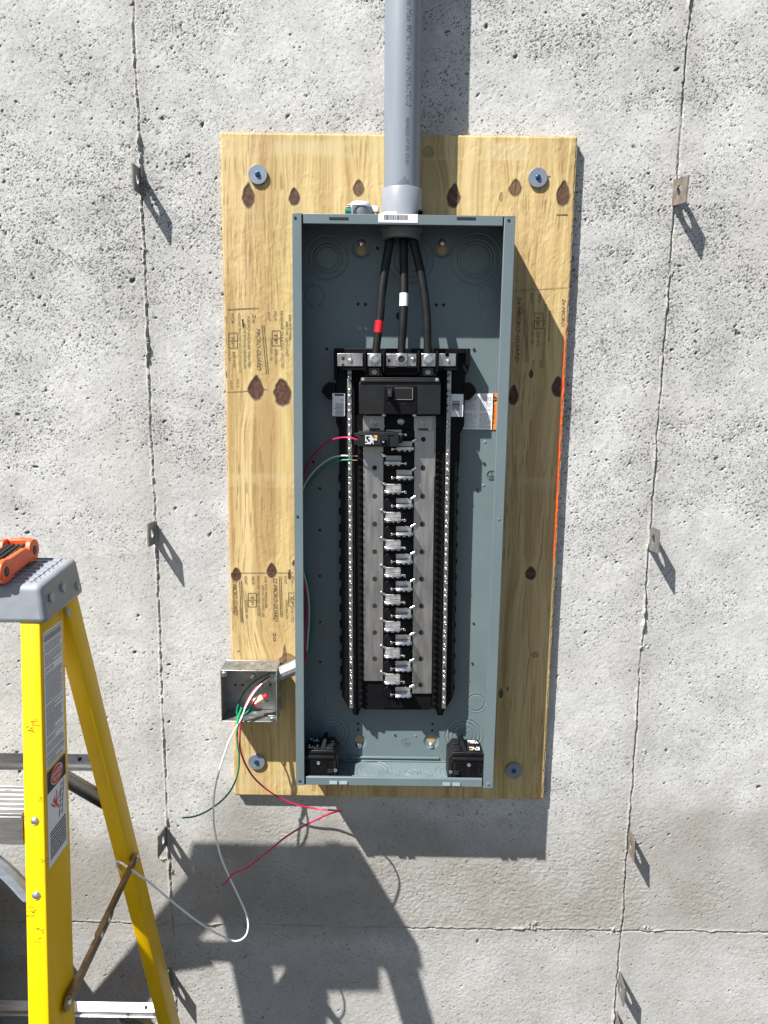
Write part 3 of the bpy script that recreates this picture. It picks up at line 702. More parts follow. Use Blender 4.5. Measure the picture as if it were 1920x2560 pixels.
    # earth symbols
    for q in ((780+1485*.3014, 840+1150*.3014), (700+868*.3617, 1480+1036*.3617)):
        p = at(*q, YB); e = MB(); e.ring((p.x, p.z), .0078, .0086, YB-.0011, YB, 28)
        e.box(p.x-.0005, p.x+.0005, YB-.0011, YB, p.z-.001, p.z+.0075)
        for i, hw in enumerate((.006, .004, .002)): e.box(p.x-hw, p.x+hw, YB-.0011, YB, p.z-.0015-i*.002, p.z-.0008-i*.002)
        e.build('earth_mark', M['panel'], panel)
    # scratches
    for pts in (((425, 558), (470, 595), (518, 672)), ((528, 555), (585, 600), (634, 678)), ((385, 380), (425, 415), (455, 458))):
        s = MB(); s.tube([at(700+a*.3737, 500+b*.3737, YB-.0006) for a, b in pts], .0005, 6, 6)
        s.build('scratch', M['pvc_light'], panel)
enclosure()

# plastic interior with neutral bars, bus plates and stabs; local u = sideways from its centre line
TI = Matrix.Translation((.0091, 0, 0)) @ Matrix.Rotation(-TH, 4, 'Y')
TI = Matrix.Translation((.0091, 0, 0)) @ Matrix(((math.cos(TH), 0, math.sin(TH), 0), (0, 1, 0, 0), (-math.sin(TH), 0, math.cos(TH), 0), (0, 0, 0, 1)))
def IM():
    m = MB(); m.T = TI; return m
def interior():
    b = IM(); y0, y1 = -.046, YB-.0005
    b.prism([(-.105, -.385), (-.088, -.41), (-.083, -.427), (-.074, -.427), (-.07, -.413), (.072, -.413), (.076, -.427), (.086, -.427), (.091, -.41), (.106, -.385),
             (.106, .03), (.109, .06), (.109, .105), (.116, .12), (.116, .208), (.122, .216), (.1225, .254), (-.1135, .254), (-.1135, .216), (-.1115, .208), (-.1115, .125), (-.1065, .112), (-.1065, .03), (-.105, .02)], y0, y1)
    for z in np.arange(-.38, .02, .0305):                              # moulded notches down both edges
        for s in (-1, 1): b.prism([(s*.1055-.003, z), (s*.1055+.003, z+.004), (s*.1055+.003, z+.011), (s*.1055-.003, z+.015)], y0+.004, y1-.004)
    b.box(-.108, .1155, -.056, y0, .2445, .2535); b.box(.1155, .123, -.058, -.04, .224, .2535); b.box(-.114, -.108, -.056, -.04, .2, .2535)
    b.build('interior_base', M['black'], panel, bevel=.0012)
    # ears that hook the base on the back sheet
    for s in (-1, 1):
        e = IM(); e.prism([(s*.112-.0, .165), (s*.124, .165), (s*.136, .178), (s*.134, .187), (s*.124, .196), (s*.112, .194)][::s], -.05, -.034); e.cyl((s*.123, -.052, .181), (s*.123, -.049, .181), .006, 20)
        e.build('mounting_ear', M['black'], panel, bevel=.001)
    # inner rails with wire slots
    for s in (-1, 1):
        r = IM(); r.box(s*.064 if s > 0 else -.0815, .0815 if s > 0 else -.064, -.057, -.0455, -.408, .138)
        r.box(s*.0795-.0015, s*.0795+.0015, -.061, -.0568, -.415, .2)
        for z in np.arange(-.4, .12, .0127): r.box(s*.0685-.003, s*.0685+.003, -.0625, -.0568, z, z+.0042)
        r.build('wire_rail', M['black'], panel, bevel=.0004)
        o = IM(); o.prism([(s*.0915, -.41), (s*.1045, -.385), (s*.1045, .1), (s*.0915, .2)][::s], -.0535, -.0455)
        for z in (-.31, -.14, .03): o.box(min(s*.0915, s*.106), max(s*.0915, s*.106), -.0545, -.0535, z, z+.0012)
        o.build('outer_rail', M['black'], panel, bevel=.001)
    # neutral bars
    holes = (.031+.0, -.153, -.327)
    scr = IM(); scr.T = None
    scr.lathe((0, 0, 0), (0, -1, 0), [(0, .0033), (.001, .0033), (.0018, .0027), (.0021, .0018), (.0012, .0008), (.0012, 0)], 14, M['screw'])
    scr.box(-.0021, .0021, -.00245, -.0019, -.00035, .00035, M['ink_grey']); scr.box(-.00035, .00035, -.00245, -.0019, -.0021, .0021, M['ink_grey'])
    proto = None
    for s in (-1, 1):
        u = s*.0865
        n = IM(); n.box(u-.0039, u+.0039, -.0625, -.053, -.406, .226); bar = n.build('neutral_bar', M['alu'], panel, bevel=.0008)
        for z in holes:
            h = IM(); h.cyl((u, -.0629, z), (u, -.0623, z), .0028, 14); h.build('bar_hole', M['panel_hole'], bar)
        z = .207; k = 0
        while k < 24:
            for dz in (0, -.0098):
                rot = random.uniform(0, 1.5)
                if proto is None:
                    proto = scr.build('screw', None, bar); c = proto; c.parent = bar
                else:
                    c = proto.copy(); COL.objects.link(c); c.parent = bar
                p = TI @ Vector((u+random.uniform(-.0003, .0003), -.0625, z+dz)); c.location = p-Vector(panel['base']); c.rotation_euler = (0, rot, 0)
                if 'base' in c: del c['base']
            z -= .0257; k += 1
    # proto was built relative to the panel base: recentre its mesh on its own origin
    me = proto.data; me.transform(Matrix.Translation(Vector(panel['base'])))
    # bus plates
    for s, zb in ((-1, -.3535), (1, -.378)):
        p = IM(); p.box(min(s*.0275, s*.0634), max(s*.0275, s*.0634), -.0578, -.0562, zb, .138)
        if s > 0: p.box(.0634, .0646, -.062, -.0562, .03, .138)
        p.box(min(s*.026, s*.0585), max(s*.026, s*.0585), -.0625, -.0579, .112, .1375)
        bus = p.build('bus_plate', M['bus'], panel, bevel=.0004)
        z = .0965
        while z > zb+.01: h = IM(); h.cyl((s*.043, -.0583, z), (s*.043, -.0577, z), .0044, 18); z -= .0508; h.build('bus_hole', M['panel_hole'], bus)
        q = IM(); q.lathe((s*.0425, -.0625, .126), (0, -1, 0), [(0, .0085), (.001, .0085), (.0013, .006), (.004, .0055), (.0045, .003), (.0025, .0025), (.0025, 0)], 6 if False else 24); q.build('bus_bolt', M['alu'], bus)
        q = IM(); q.box(s*.0425-.009, s*.0425+.009, -.0629, -.0626, .1125, .116); q.build('marker_stroke', M['ink'], bus)
    # centre moulding: floor plus rounded pads
    c = IM(); c.box(-.0272, .0272, -.0555, -.0455, -.408, .138); c.box(-.063, .063, -.0535, -.0455, -.412, -.3785); c.box(-.063, -.0275, -.0535, -.0455, -.378, -.354)
    c.build('centre_channel', M['black'], panel)
    def pad(u0, u1, zc, hh, right):
        pts = []; r = hh
        cx = u1-r if right else u0+r
        arc = [(cx+r*math.cos(a)*(1 if right else -1), zc+r*math.sin(a)) for a in np.linspace(-math.pi/2, math.pi/2, 9)]
        flat = (u0, zc+hh), (u0, zc-hh)
        pts = arc+[flat[0], flat[1]] if right else arc+[(u1, zc+hh), (u1, zc-hh)]
        return pts if right else pts[::-1]
    zs = [.1112-.0254*i for i in range(20)]
    for i, z in enumerate(zs):
        left = i % 2 == 0                                             # stab attached to the left plate
        if i == 0: pass
        pd = IM(); zc = z-.004
        pd.prism(pad(-.0265, .0268, zc, .0118, True) if left else pad(-.0268, .0265, zc, .0118, False), -.0585, -.0555)
        pd.build('stab_pad', M['black'], panel, bevel=.001)
        d = 1 if left else -1
        st = IM()
        X = lambda a, b: (min(d*a, d*b), max(d*a, d*b))
        # a in metres from the attached side: plate edge is at -.0275
        xa, xb = X(-.0235, .0045); st.box(xa, xb, -.0605, -.0572, z-.002, z+.0075, M['bus'])
        xa, xb = X(-.0255, .0045); st.box(xa, xb, -.0745, -.0572, z-.0072, z-.0022, M['bright'])
        xa, xb = X(-.0225, .0042); st.box(xa, xb, -.078, -.0745, z-.0058, z-.0042, M['bright'])
        for q in (-.0215, -.0125, -.003): xa, xb = X(q, q+.0048); st.box(xa, xb, -.0725, -.059, z-.0096, z-.0072, M['bright'])
        xa, xb = X(.0045, .0135); st.box(xa, xb, -.064, -.0585, z-.0072, z-.0052, M['bright']); xa, xb = X(.0095, .0135); st.box(xa, xb, -.067, -.0585, z-.0086, z-.004, M['bright'])
        stab = st.build('stab', None, panel, bevel=.0006)
        tg = IM(); a = Vector((d*-.0325, -.0585, z+.0115)); b_ = Vector((d*-.022, -.0585, z+.006)); tg.tube([a, (a+b_)/2, b_], lambda t: .0031 if .05 < t < .95 else .0015, 10, 4)
        tg.build('tongue', M['bright'], stab)
interior()

def breaker_head():
    # lugs and terminal plates
    for (u0, u1, z0, z1, hole) in ((-.106, -.0625, .222, .2435, 1), (.066, .0955, .2225, .2435, 2), (-.0234, .0286, .222, .243, 3)):
        p = IM(); p.box(u0, u1, -.0875, -.086, z0, z1); pl = p.build('terminal_plate', M['alu'], panel, bevel=.0012, seg=3)
        h = IM()
        if hole == 1: h.box(u0+.0075, u0+.0125, -.0879, -.0874, .2325, .2378); h.box(u0+.0075, u0+.0118, -.0879, -.0874, .222, .2262)
        if hole == 2: h.cyl((.0805, -.0879, .2405), (.0805, -.0874, .2405), .0033, 14); h.box(.0772, .0838, -.0879, -.0874, .2395, .2436)
        if hole == 3: h.box(-.0205+.0008, -.0155, -.0879, -.0874, .229, .2342)
        h.build('terminal_hole', M['panel_hole'], pl)
        su = {1: -.0835, 2: .0827, 3: .0228}[hole]; sz = {1: .2315, 2: .2305, 3: .2335}[hole]
        s = IM(); s.lathe((su, -.0875, sz), (0, -1, 0), [(0, .004), (.001, .0038), (.0022, .0026), (.0026, 0)], 18, M['screw'])
        if hole == 3: s.box(su-.0035, su+.0035, -.0903, -.0897, sz-.0006, sz+.0006, M['panel_hole'])
        s.build('terminal_screw', None, pl)
    for u0, u1 in ((-.055, -.031), (-.0068, .0132), (.036, .061)):
        p = IM(); p.box(u0, u1, -.092, -.064, .2215, .2435); lug = p.build('lug', M['alu'], panel, bevel=.001)
        uc = (u0+u1)/2; s = IM()
        if u0 < -.02 or u0 > .03:
            s.lathe((uc, -.092, .2335), (0, -1, 0), [(0, .0085), (.002, .0085), (.003, .0068), (.003, .0045), (.0018, .0042), (.0018, 0)], 28, M['bright'])
        else:
            s.lathe((uc, -.092, .2335), (0, -1, 0), [(0, .0092), (.0016, .0092), (.0022, .0078), (.0022, .0062), (.0004, .0056)], 28, M['bright'])
            s.lathe((uc, -.0925, .2335), (0, -1, 0), [(0, .0058), (.0002, 0)], 6, M['panel_hole'])
        s.build('lug_screw', None, lug)
    # plastic barriers between the lugs and block under them
    b = IM(); b.box(-.098, .0985, -.0855, -.046, .2155, .2445)
    for u in (-.0585, -.027, .0322, .0635): b.box(u-.0015, u+.0015, -.096, -.0455, .212, .248)
    b.box(-.058, -.029, -.0865, -.046, .205, .2205); b.box(.034, .063, -.0865, -.046, .205, .2205); b.box(-.0265, .032, -.08, -.046, .207, .2205)
    b.box(-.0262, .0318, -.091, -.0855, .2195, .2213)
    b.build('lug_block', M['black'], panel, bevel=.0008)
    for uc in (-.043, .0485):
        w_ = IM(); w_.box(uc-.0095, uc+.0095, -.088, -.0866, .2065, .2195); w_.build('sight_window', M['smoke'], panel, bevel=.0006)
        d = IM()
        for i in range(6): d.cyl((uc+.0032*math.cos(i*1.047), -.0884, .2128+.0032*math.sin(i*1.047)), (uc+.0032*math.cos(i*1.047), -.0879, .2128+.0032*math.sin(i*1.047)), .0009, 8)
        d.cyl((uc, -.0884, .2128), (uc, -.0879, .2128), .0009, 8); d.build('dot_mark', M['pvc_light'], panel)
    # main breaker
    z0, z1 = .141, .2035
    c = IM(); c.box(-.069, .07, -.0965, -.056, z0, z1-.008); c.box(-.067, .068, -.099, -.0966, z1-.0085, z1-.0035); c.box(-.066, .067, -.094, -.056, z1-.008, z1)
    mbk = c.build('main_breaker', M['black_soft'], panel, bevel=.0016, seg=3)
    f = IM(); f.box(-.0265, .0285, -.0985, -.0966, .1425, .1895); f.box(-.0235, .0255, -.0995, -.0984, .1655, .1885)
    f.build('breaker_face', M['black'], mbk, bevel=.0009)
    wv = IM(); wv.box(-.0085, .0215, -.1000, -.0994, .1675, .1855); wv.build('window', M['smoke'], mbk, bevel=.0004)
    fr = IM(); fr.box(.0215, .0223, -.1004, -.0994, .1667, .186); fr.box(-.0085, .0223, -.1004, -.0994, .1662, .167); fr.box(-.0085, .0223, -.1004, -.0994, .1856, .1862); fr.build('window_frame', M['ink_grey'], mbk)
    h = IM(); h.hexa([(-.021, -.0994, .169), (-.0115, -.0994, .169), (-.0115, -.0994, .186), (-.021, -.0994, .186)], [(-.0195, -.113, .171), (-.013, -.113, .171), (-.013, -.111, .1795), (-.0195, -.111, .1795)]); h.build('handle', M['black_soft'], mbk, bevel=.001)
    for uc, zc in ((-.0618, .1995), (.0632, .1995), (-.0265, .1405), (.0255, .1405)):
        s = IM(); s.lathe((uc, -.0985 if zc > .19 else -.092, zc), (0, -1, 0), [(0, .0034), (.0012, .003), (.0018, .0012), (.0018, 0)], 16); s.build('cover_screw', M['screw'], mbk)
    d = IM()
    for uc in (-.0165, .0075): d.cyl((uc, -.0989, .1595), (uc, -.0984, .1595), .0012, 10)
    d.build('pin_hole', M['panel_hole'], mbk)
    # block behind and hub bolt under the breaker
    k = IM(); k.box(-.0255, .0262, -.062, -.0556, .1135, .1405); k.box(-.022, .0225, -.0635, -.0618, .116, .139); k.build('hub_block', M['black'], panel, bevel=.0008)
    q = IM(); q.lathe((.003, -.0635, .128), (0, -1, 0), [(0, .0062), (.002, .0062), (.0028, .005), (.0034, .003), (.0034, 0)], 20); q.build('hub_bolt', M['alu'], panel)
breaker_head()

def stickers():
    def quad(mb, px0, py0, px1, py1, Y, th, m):
        a = at(px0, py0, Y); b_ = at(px1, py1, Y); mb.box(a.x, b_.x, Y-th, Y, b_.z, a.z, m); return a, b_
    # warning sticker on the back sheet
    s = MB(); Y = YB-.0012
    a, b_ = quad(s, 1159, 983, 1232.5, 1074, Y, .0004, M['white']); lab = s.build('warning_label', None, panel)
    o = MB(); a2, b2 = quad(o, 1232.7, 983, 1249, 1074, Y, .0004, M['orange_lab']); ol = o.build('orange_strip', None, lab)
    t = MB(); Yt = Y-.0006
    rows = 21; W = b_.x-a.x; H = a.z-b_.z
    for k in range(2):
        for j in range(2):
            for i in range(13):
                zz = a.z-.004-(H*.49)*j-i*(H*.42/13); xx = a.x+.003+k*W*.49; ww = W*.43*(random.uniform(.82, 1) if i % 5 else .6)
                x = xx
                while x < xx+ww-.002:
                    l_ = random.uniform(.002, .006); t.box(x, min(x+l_, xx+ww), Yt-.0001, Yt, zz-.001, zz, M['ink_pale']); x += l_+.0011
    t.build('small_print', None, lab)
    t = MB(); cx = (a2.x+b2.x)/2
    t.text('WARNING', .0052, down(b2.x-.0052, a2.z-.0255, Yt), M['ink'], 0, 1.05); t.text('ADVERTENCIA', .0052, down(a2.x+.0012, a2.z-.0195, Yt), M['ink'], 0, 1.02)
    t.add([(a2.x+.0012, Yt, a2.z-.0165), (b2.x-.0012, Yt, a2.z-.0105), (a2.x+.0012, Yt, a2.z-.0045)], [(0, 1, 2)], M['ink'])
    t.box(a2.x+.0045, a2.x+.0068, Yt-.0002, Yt-.0001, a2.z-.0112, a2.z-.0098, M['orange_lab']); t.box(a2.x+.0022, a2.x+.0034, Yt-.0002, Yt-.0001, a2.z-.0112, a2.z-.0098, M['orange_lab'])
    t.build('warning_text', None, lab)
    # small barcode label
    s = MB(); Y = -.055; a, b_ = quad(s, 1127, 985, 1157, 1042, Y, .0004, M['white']); bl = s.build('barcode_label', None, panel)
    t = MB(); z = a.z-.012
    while z > b_.z+.011: h = random.choice((.0005, .0009, .0014)); t.box(a.x+.003, b_.x-.006, Y-.0006, Y-.0005, z-h, z, M['ink']); z -= h+random.choice((.0006, .001))
    t.build('barcode', None, bl)
    # rating label on the other side
    s = MB(); a, b_ = quad(s, 831, 983, 862, 1040, Y, .0004, M['white']); rl = s.build('rating_label', None, panel)
    t = MB(); t.box(a.x+.004, b_.x-.002, Y-.0006, Y-.0005, a.z-.0045, a.z-.0012, M['ink'])
    c_ = Vector((b_.x-.0045, 0, a.z-.012)); t.ring((c_.x, c_.z), .0016, .0022, Y-.0006, Y-.0005, 16, M['ink'])
    for i in range(11):
        z = a.z-.0175-i*.0022
        t.box(a.x+.003+random.uniform(0, .004), b_.x-.002, Y-.0006, Y-.0005, z-.0011, z, M['ink_grey'])
    t.build('small_print', None, rl)
    # barcode sticker over the top flange
    s = MB(); p = at(946, 531, YF-.0008); q = at(1044, 557, YF-.0008)
    s.box(p.x, q.x, YF-.0008, YF-.0004, q.z, ZT-.0002, M['white']); s.box(p.x, q.x, YF-.0008, YF+.014, ZT-.0002, ZT+.0003, M['white'])
    s.hexa([(p.x+.004, YF-.0006, ZT), (p.x+.028, YF-.0006, ZT), (p.x+.03, YF+.006, ZT+.005), (p.x+.008, YF+.004, ZT+.004)], [(p.x+.004, YF-.0009, ZT), (p.x+.028, YF-.0009, ZT), (p.x+.03, YF+.0058, ZT+.0053), (p.x+.008, YF+.0038, ZT+.0043)], M['white'])
    bs = s.build('barcode_sticker', None, panel)
    t = MB(); x = p.x+.0095
    while x < q.x-.0175: w_ = random.choice((.0005, .0008, .0013)); t.box(x, x+w_, YF-.0011, YF-.0009, q.z+.004, ZT-.0012, M['ink']); x += w_+random.choice((.0006, .0009, .0012))
    t.build('barcode', None, bs)
stickers()

# ------------------------------------------------------------------ supply cables
def supply(px_pts, Ys, label, tape=None, tm=None):
    P = [at(x, y, Y) for (x, y), Y in zip(px_pts, Ys)]
    r = thing('supply_cable', P[-1], label, 'cable', 'heavy black supply cables')
    m = MB(); m.tube(P, lambda t: .0077-.0012*t, 18, 10); m.build('jacket', M['cable'], r)
    e = MB(); d = (P[-1]-P[-2]).normalized(); e.cyl(P[-1]-d*.001, P[-1]+d*.009, .0062, 14); e.build('bare_strands', M['bright'], r)
    if tape:
        Q = spline(P, 40); i0, i1 = [min(range(len(Q)), key=lambda i: abs(Q[i].z-at(1000, yy, -.072).z)) for yy in tape]
        t = MB(); t.tube(Q[i0:i1+1], .0079-.0011*i0/len(Q), 20, 1); t.build('tape_band', tm, r)
supply([(979, 560), (976, 592), (958, 705), (949, 800), (941, 868), (939, 884)], (-.062, -.064, -.072, -.076, -.078, -.078), 'black supply cable with red tape band', (803, 832), M['red_tape'])
supply([(1008, 560), (1009, 590), (1010, 724), (1008, 800), (1004, 868), (1003, 882)], (-.058, -.06, -.073, -.078, -.078, -.078), 'black supply cable with white tape band', (734, 766), M['white_tape'])
supply([(1025, 560), (1031, 592), (1053, 687), (1066, 780), (1069, 868), (1069, 884)], (-.062, -.064, -.072, -.076, -.078, -.078), 'black supply cable without tape, bowed to the right')

# ------------------------------------------------------------------ plugged single-pole breaker
def plugged():
    a = at(887, 1078, -.095); b_ = at(997, 1119, -.095); x0, x1, z0, z1 = a.x, b_.x, b_.z+.001, a.z-.001
    r = thing('circuit_breaker', ((x0+x1)/2, -.06, z0), 'single black breaker with red wire plugged onto the bus', 'breaker')
    m = MB(); m.prism([(x0+.006, z0), (x1, z0), (x1, z1-.003), (x1-.012, z1), (x0+.008, z1), (x0+.004, z1-.003), (x0+.004, z0+.003)], -.093, -.064)
    m.box(x0+.016, x1-.018, -.0955, -.0931, z0+.002, z1-.006); m.box(x0-.001, x0+.005, -.088, -.07, z0+.002, z0+.009); m.box(x0-.001, x0+.0055, -.088, -.07, z1-.009, z1-.003)
    m.box(x1, x1+.006, -.085, -.066, z0+.006, z1-.006)
    m.box(x0+.008, x1-.01, -.0945, -.0931, z1-.0055, z1-.0035)
    m.build('case', M['black_soft'], r, bevel=.0008)
    h = MB(); h.hexa([(x1-.031, -.0955, z0+.005), (x1-.022, -.0955, z0+.005), (x1-.022, -.0955, z0+.0135), (x1-.031, -.0955, z0+.0135)], [(x1-.029, -.103, z0+.0065), (x1-.024, -.103, z0+.0065), (x1-.024, -.103, z0+.012), (x1-.029, -.103, z0+.012)]); h.build('handle', M['black'], r, bevel=.0006)
    t = MB(); t.text('20', .0035, across(x1-.0286, z0+.0078, -.1034), M['white']); t.build('rating_mark', None, r)
    g = MB(); g.box(x1-.036, x1-.0325, -.0959, -.0954, z0+.005, z0+.0135); g.build('handle_slot', M['panel_hole'], r)
    l = MB(); xx = x0+.018
    random.seed(11)
    for row in range(7):
        x = xx
        while x < xx+.019:
            w_ = random.uniform(.001, .0032)
            if random.random() < .72 and not (row < 3 and x > xx+.0135): l.box(x, x+w_, -.0961, -.0956, z0+.0045+row*.0022, z0+.0062+row*.0022, M['white'])
            x += w_+.0005
    l.box(xx+.015, xx+.0205, -.0961, -.0956, z0+.0145, z0+.0195, M['yellow_lab']); l.build('rating_label', None, r)
plugged()

# ------------------------------------------------------------------ loose two-pole breakers on the panel floor
def loose(x0, x1, flip, label):
    r = thing('loose_breaker', ((x0+x1)/2, -.075, ZB+.004), label, 'breaker', 'two-pole breakers lying in the panel bottom')
    zb = ZB+.004; zt = -.472; yf, yb = -.1035, -.05; w_ = x1-x0; q = -1 if flip else 1
    X = (lambda f: x1-f*w_) if flip else (lambda f: x0+f*w_)
    def bx(mb, f0, f1, y0, y1, z0, z1, m=None):
        a, b_ = X(f0), X(f1); mb.box(min(a, b_), max(a, b_), y0, y1, z0, z1, m)
    m = MB()
    for k in range(2):
        ya = yf+k*.0268; yb_ = ya+.0262
        pr = [(X(0), zb), (X(1), zb), (X(1), zt-.012), (X(.93), zt-.003), (X(.84), zt+.001), (X(.12), zt+.001), (X(.08), zt-.004), (X(0), zt-.01)]
        if flip: pr = pr[::-1]
        m.prism(pr, ya, yb_)
        bx(m, .14, .34, ya+.003, yb_-.003, zt+.0005, zt+.0045); bx(m, .56, .88, ya+.004, yb_-.004, zt+.0008, zt+.003)
    case = m.build('case', M['black_soft'], r, bevel=.001)
    s = MB(); bx(s, .2, .96, yf-.0012, yf, zb+.004, zt-.018, M['black']); bx(s, .1, .96, yf-.004, yf, zt-.0125, zt-.0075, M['black_soft']); bx(s, .1, .97, yf-.0025, yf, zt-.0065, zt-.001, M['black'])
    bx(s, .06, .09, yf-.0025, yf, zb+.003, zt-.016, M['black_soft']); bx(s, .18, .2, yf-.002, yf, zb+.02, zt-.018, M['black_soft']); bx(s, .54, .56, yf-.003, yf, zb+.002, zb+.02, M['black_soft']); bx(s, .25, .54, yf-.0022, yf, zb+.001, zb+.003, M['black_soft'])
    s.build('side_plate', None, r, bevel=.0004)
    c = MB(); bx(c, .14, .29, yf-.005, yf, zb+.0175, zb+.0245, M['black_soft']); bx(c, .16, .27, yf-.0056, yf-.0049, zb+.0188, zb+.0215, M['panel_hole']); c.build('clip', None, r, bevel=.0004)
    d = MB(); a = X(.9); d.tube([(a-.0035, yf-.001, zb+.03), (a-.0035, yf-.001, zb+.02), (a, yf-.001, zb+.0165), (a+.0035, yf-.001, zb+.02), (a+.0035, yf-.001, zb+.03)], .0009, 8, 4); d.build('terminal_loop', M['black_soft'], r)
    for f, zz in ((.56, zt-.0225), (.07, zb+.022)):
        k = MB(); k.lathe((X(f), yf-.0012, zz), (0, -1, 0), [(0, .0034), (.001, .0034), (.0016, .0022), (.0008, .001), (.0008, 0)], 16); k.build('rivet', M['screw'], r)
    h = MB()
    for k in range(2):
        yc = yf+.013+k*.0268; a = X(.44)
        h.hexa([(a-.005, yc-.007, zt+.0008), (a+.005, yc-.007, zt+.0008), (a+.005, yc+.006, zt+.0008), (a-.005, yc+.006, zt+.0008)], [(a-.0035-.004*q, yc+.004, zt+.0155), (a+.0028-.004*q, yc+.004, zt+.0155), (a+.0028-.004*q, yc+.008, zt+.0145), (a-.0035-.004*q, yc+.008, zt+.0145)])
    h.cyl((X(.44)-.003*q, yf+.017, zt+.012), (X(.44)-.003*q, yf+.047, zt+.012), .003, 12); h.build('tied_handle', M['black'], r, bevel=.001)
    l = MB(); random.seed(3 if flip else 4)
    for k in range(2):
        ya = yf+.006+k*.0268
        for row in range(3):
            f = .585
            while f < .85:
                w2 = random.uniform(.012, .05)
                if random.random() < (.5 if flip else .72): bx(l, f, f+w2, ya+row*.0042, ya+row*.0042+.003, zt+.003, zt+.0034, M['yellow_lab'] if row == 0 and f < .65 and not flip else M['white'])
                f += w2+.012
    l.build('rating_label', None, r)
    return r
loose(.1075, .1745, False, 'loose black two-pole breaker standing in the sunlit right bottom corner of the panel')
lb = loose(-.159, -.0955, True, 'loose black two-pole breaker standing in the shaded left bottom corner of the panel')

# ------------------------------------------------------------------ fittings on top of the panel
def fittings():
    p = at(905, 505, -.062); x, y, z = p.x, -.062, ZT
    r = thing('cable_connector', (x, y, z), 'grey metal cable connector with white bushing on top of the panel', 'connector')
    m = MB(); m.lathe((x, y, z), (0, 0, 1), [(0, .0165), (.003, .0175), (.018, .018), (.0205, .0175), (.0205, .012)], 28); m.build('clamp_body', mat('dark_zinc', (.2, .22, .25), .4, .7, var=.2), r)
    b_ = MB(); b_.lathe((x-.0025, y+.006, z+.0206), (0, 0, 1), [(0, .0175), (.006, .0178), (.0085, .0165), (.0085, .011), (.002, .011)], 28); b_.build('bushing', M['white'], r)
    c = MB(); c.box(x-.024, x+.006, y-.019, y-.0165, z+.0195, z+.0215); c.box(x-.017, x-.0135, y-.021, y-.0178, z+.003, z+.02); c.box(x-.026, x-.018, y-.012, y-.004, z+.018, z+.02); c.build('strap', M['galv'], r, bevel=.0005)
    s = MB(); s.cyl((x-.026, y-.008, z+.0125), (x-.0165, y-.008, z+.0125), .0036, 12); s.box(x-.0275, x-.0262, y-.011, y-.005, z+.0085, z+.0165); s.build('green_screw', M['green_screw'], r)
    p = at(934, 512, -.05); x = p.x; y = -.05
    r = thing('small_connector', (x, y, z), 'small brass and white fitting between the cable connector and the conduit', 'connector')
    m = MB(); m.lathe((x, y, z), (0, 0, 1), [(0, .008), (.014, .008), (.0155, .007), (.0155, 0)], 20); m.build('body', M['brass'], r)
    b_ = MB(); b_.lathe((x+.001, y+.001, z+.0156), (0, 0, 1), [(0, .0092), (.008, .009), (.0095, .0078), (.0095, 0)], 22); b_.build('cap', M['white'], r)
    s = MB(); s.cyl((x+.006, y-.008, z+.006), (x+.012, y-.012, z+.006), .0035, 10); s.cyl((x+.008, y-.004, z+.0085), (x+.017, y-.006, z+.0085), .0018, 8); s.build('screw', M['copper'], r)
    p = at(1051, 526, -.095); m = MB(); m.lathe((p.x, -.096, ZT+.0062), (0, 1, 0), [(.004, .0035), (.0, .0038), (0, .0058), (.05, .0058), (.05, 0)], 20)
    o = place(m.build('cable_stub', M['cable'])); tag(o, 'cut end of a black cable lying on the panel beside the conduit', 'cable')
fittings()

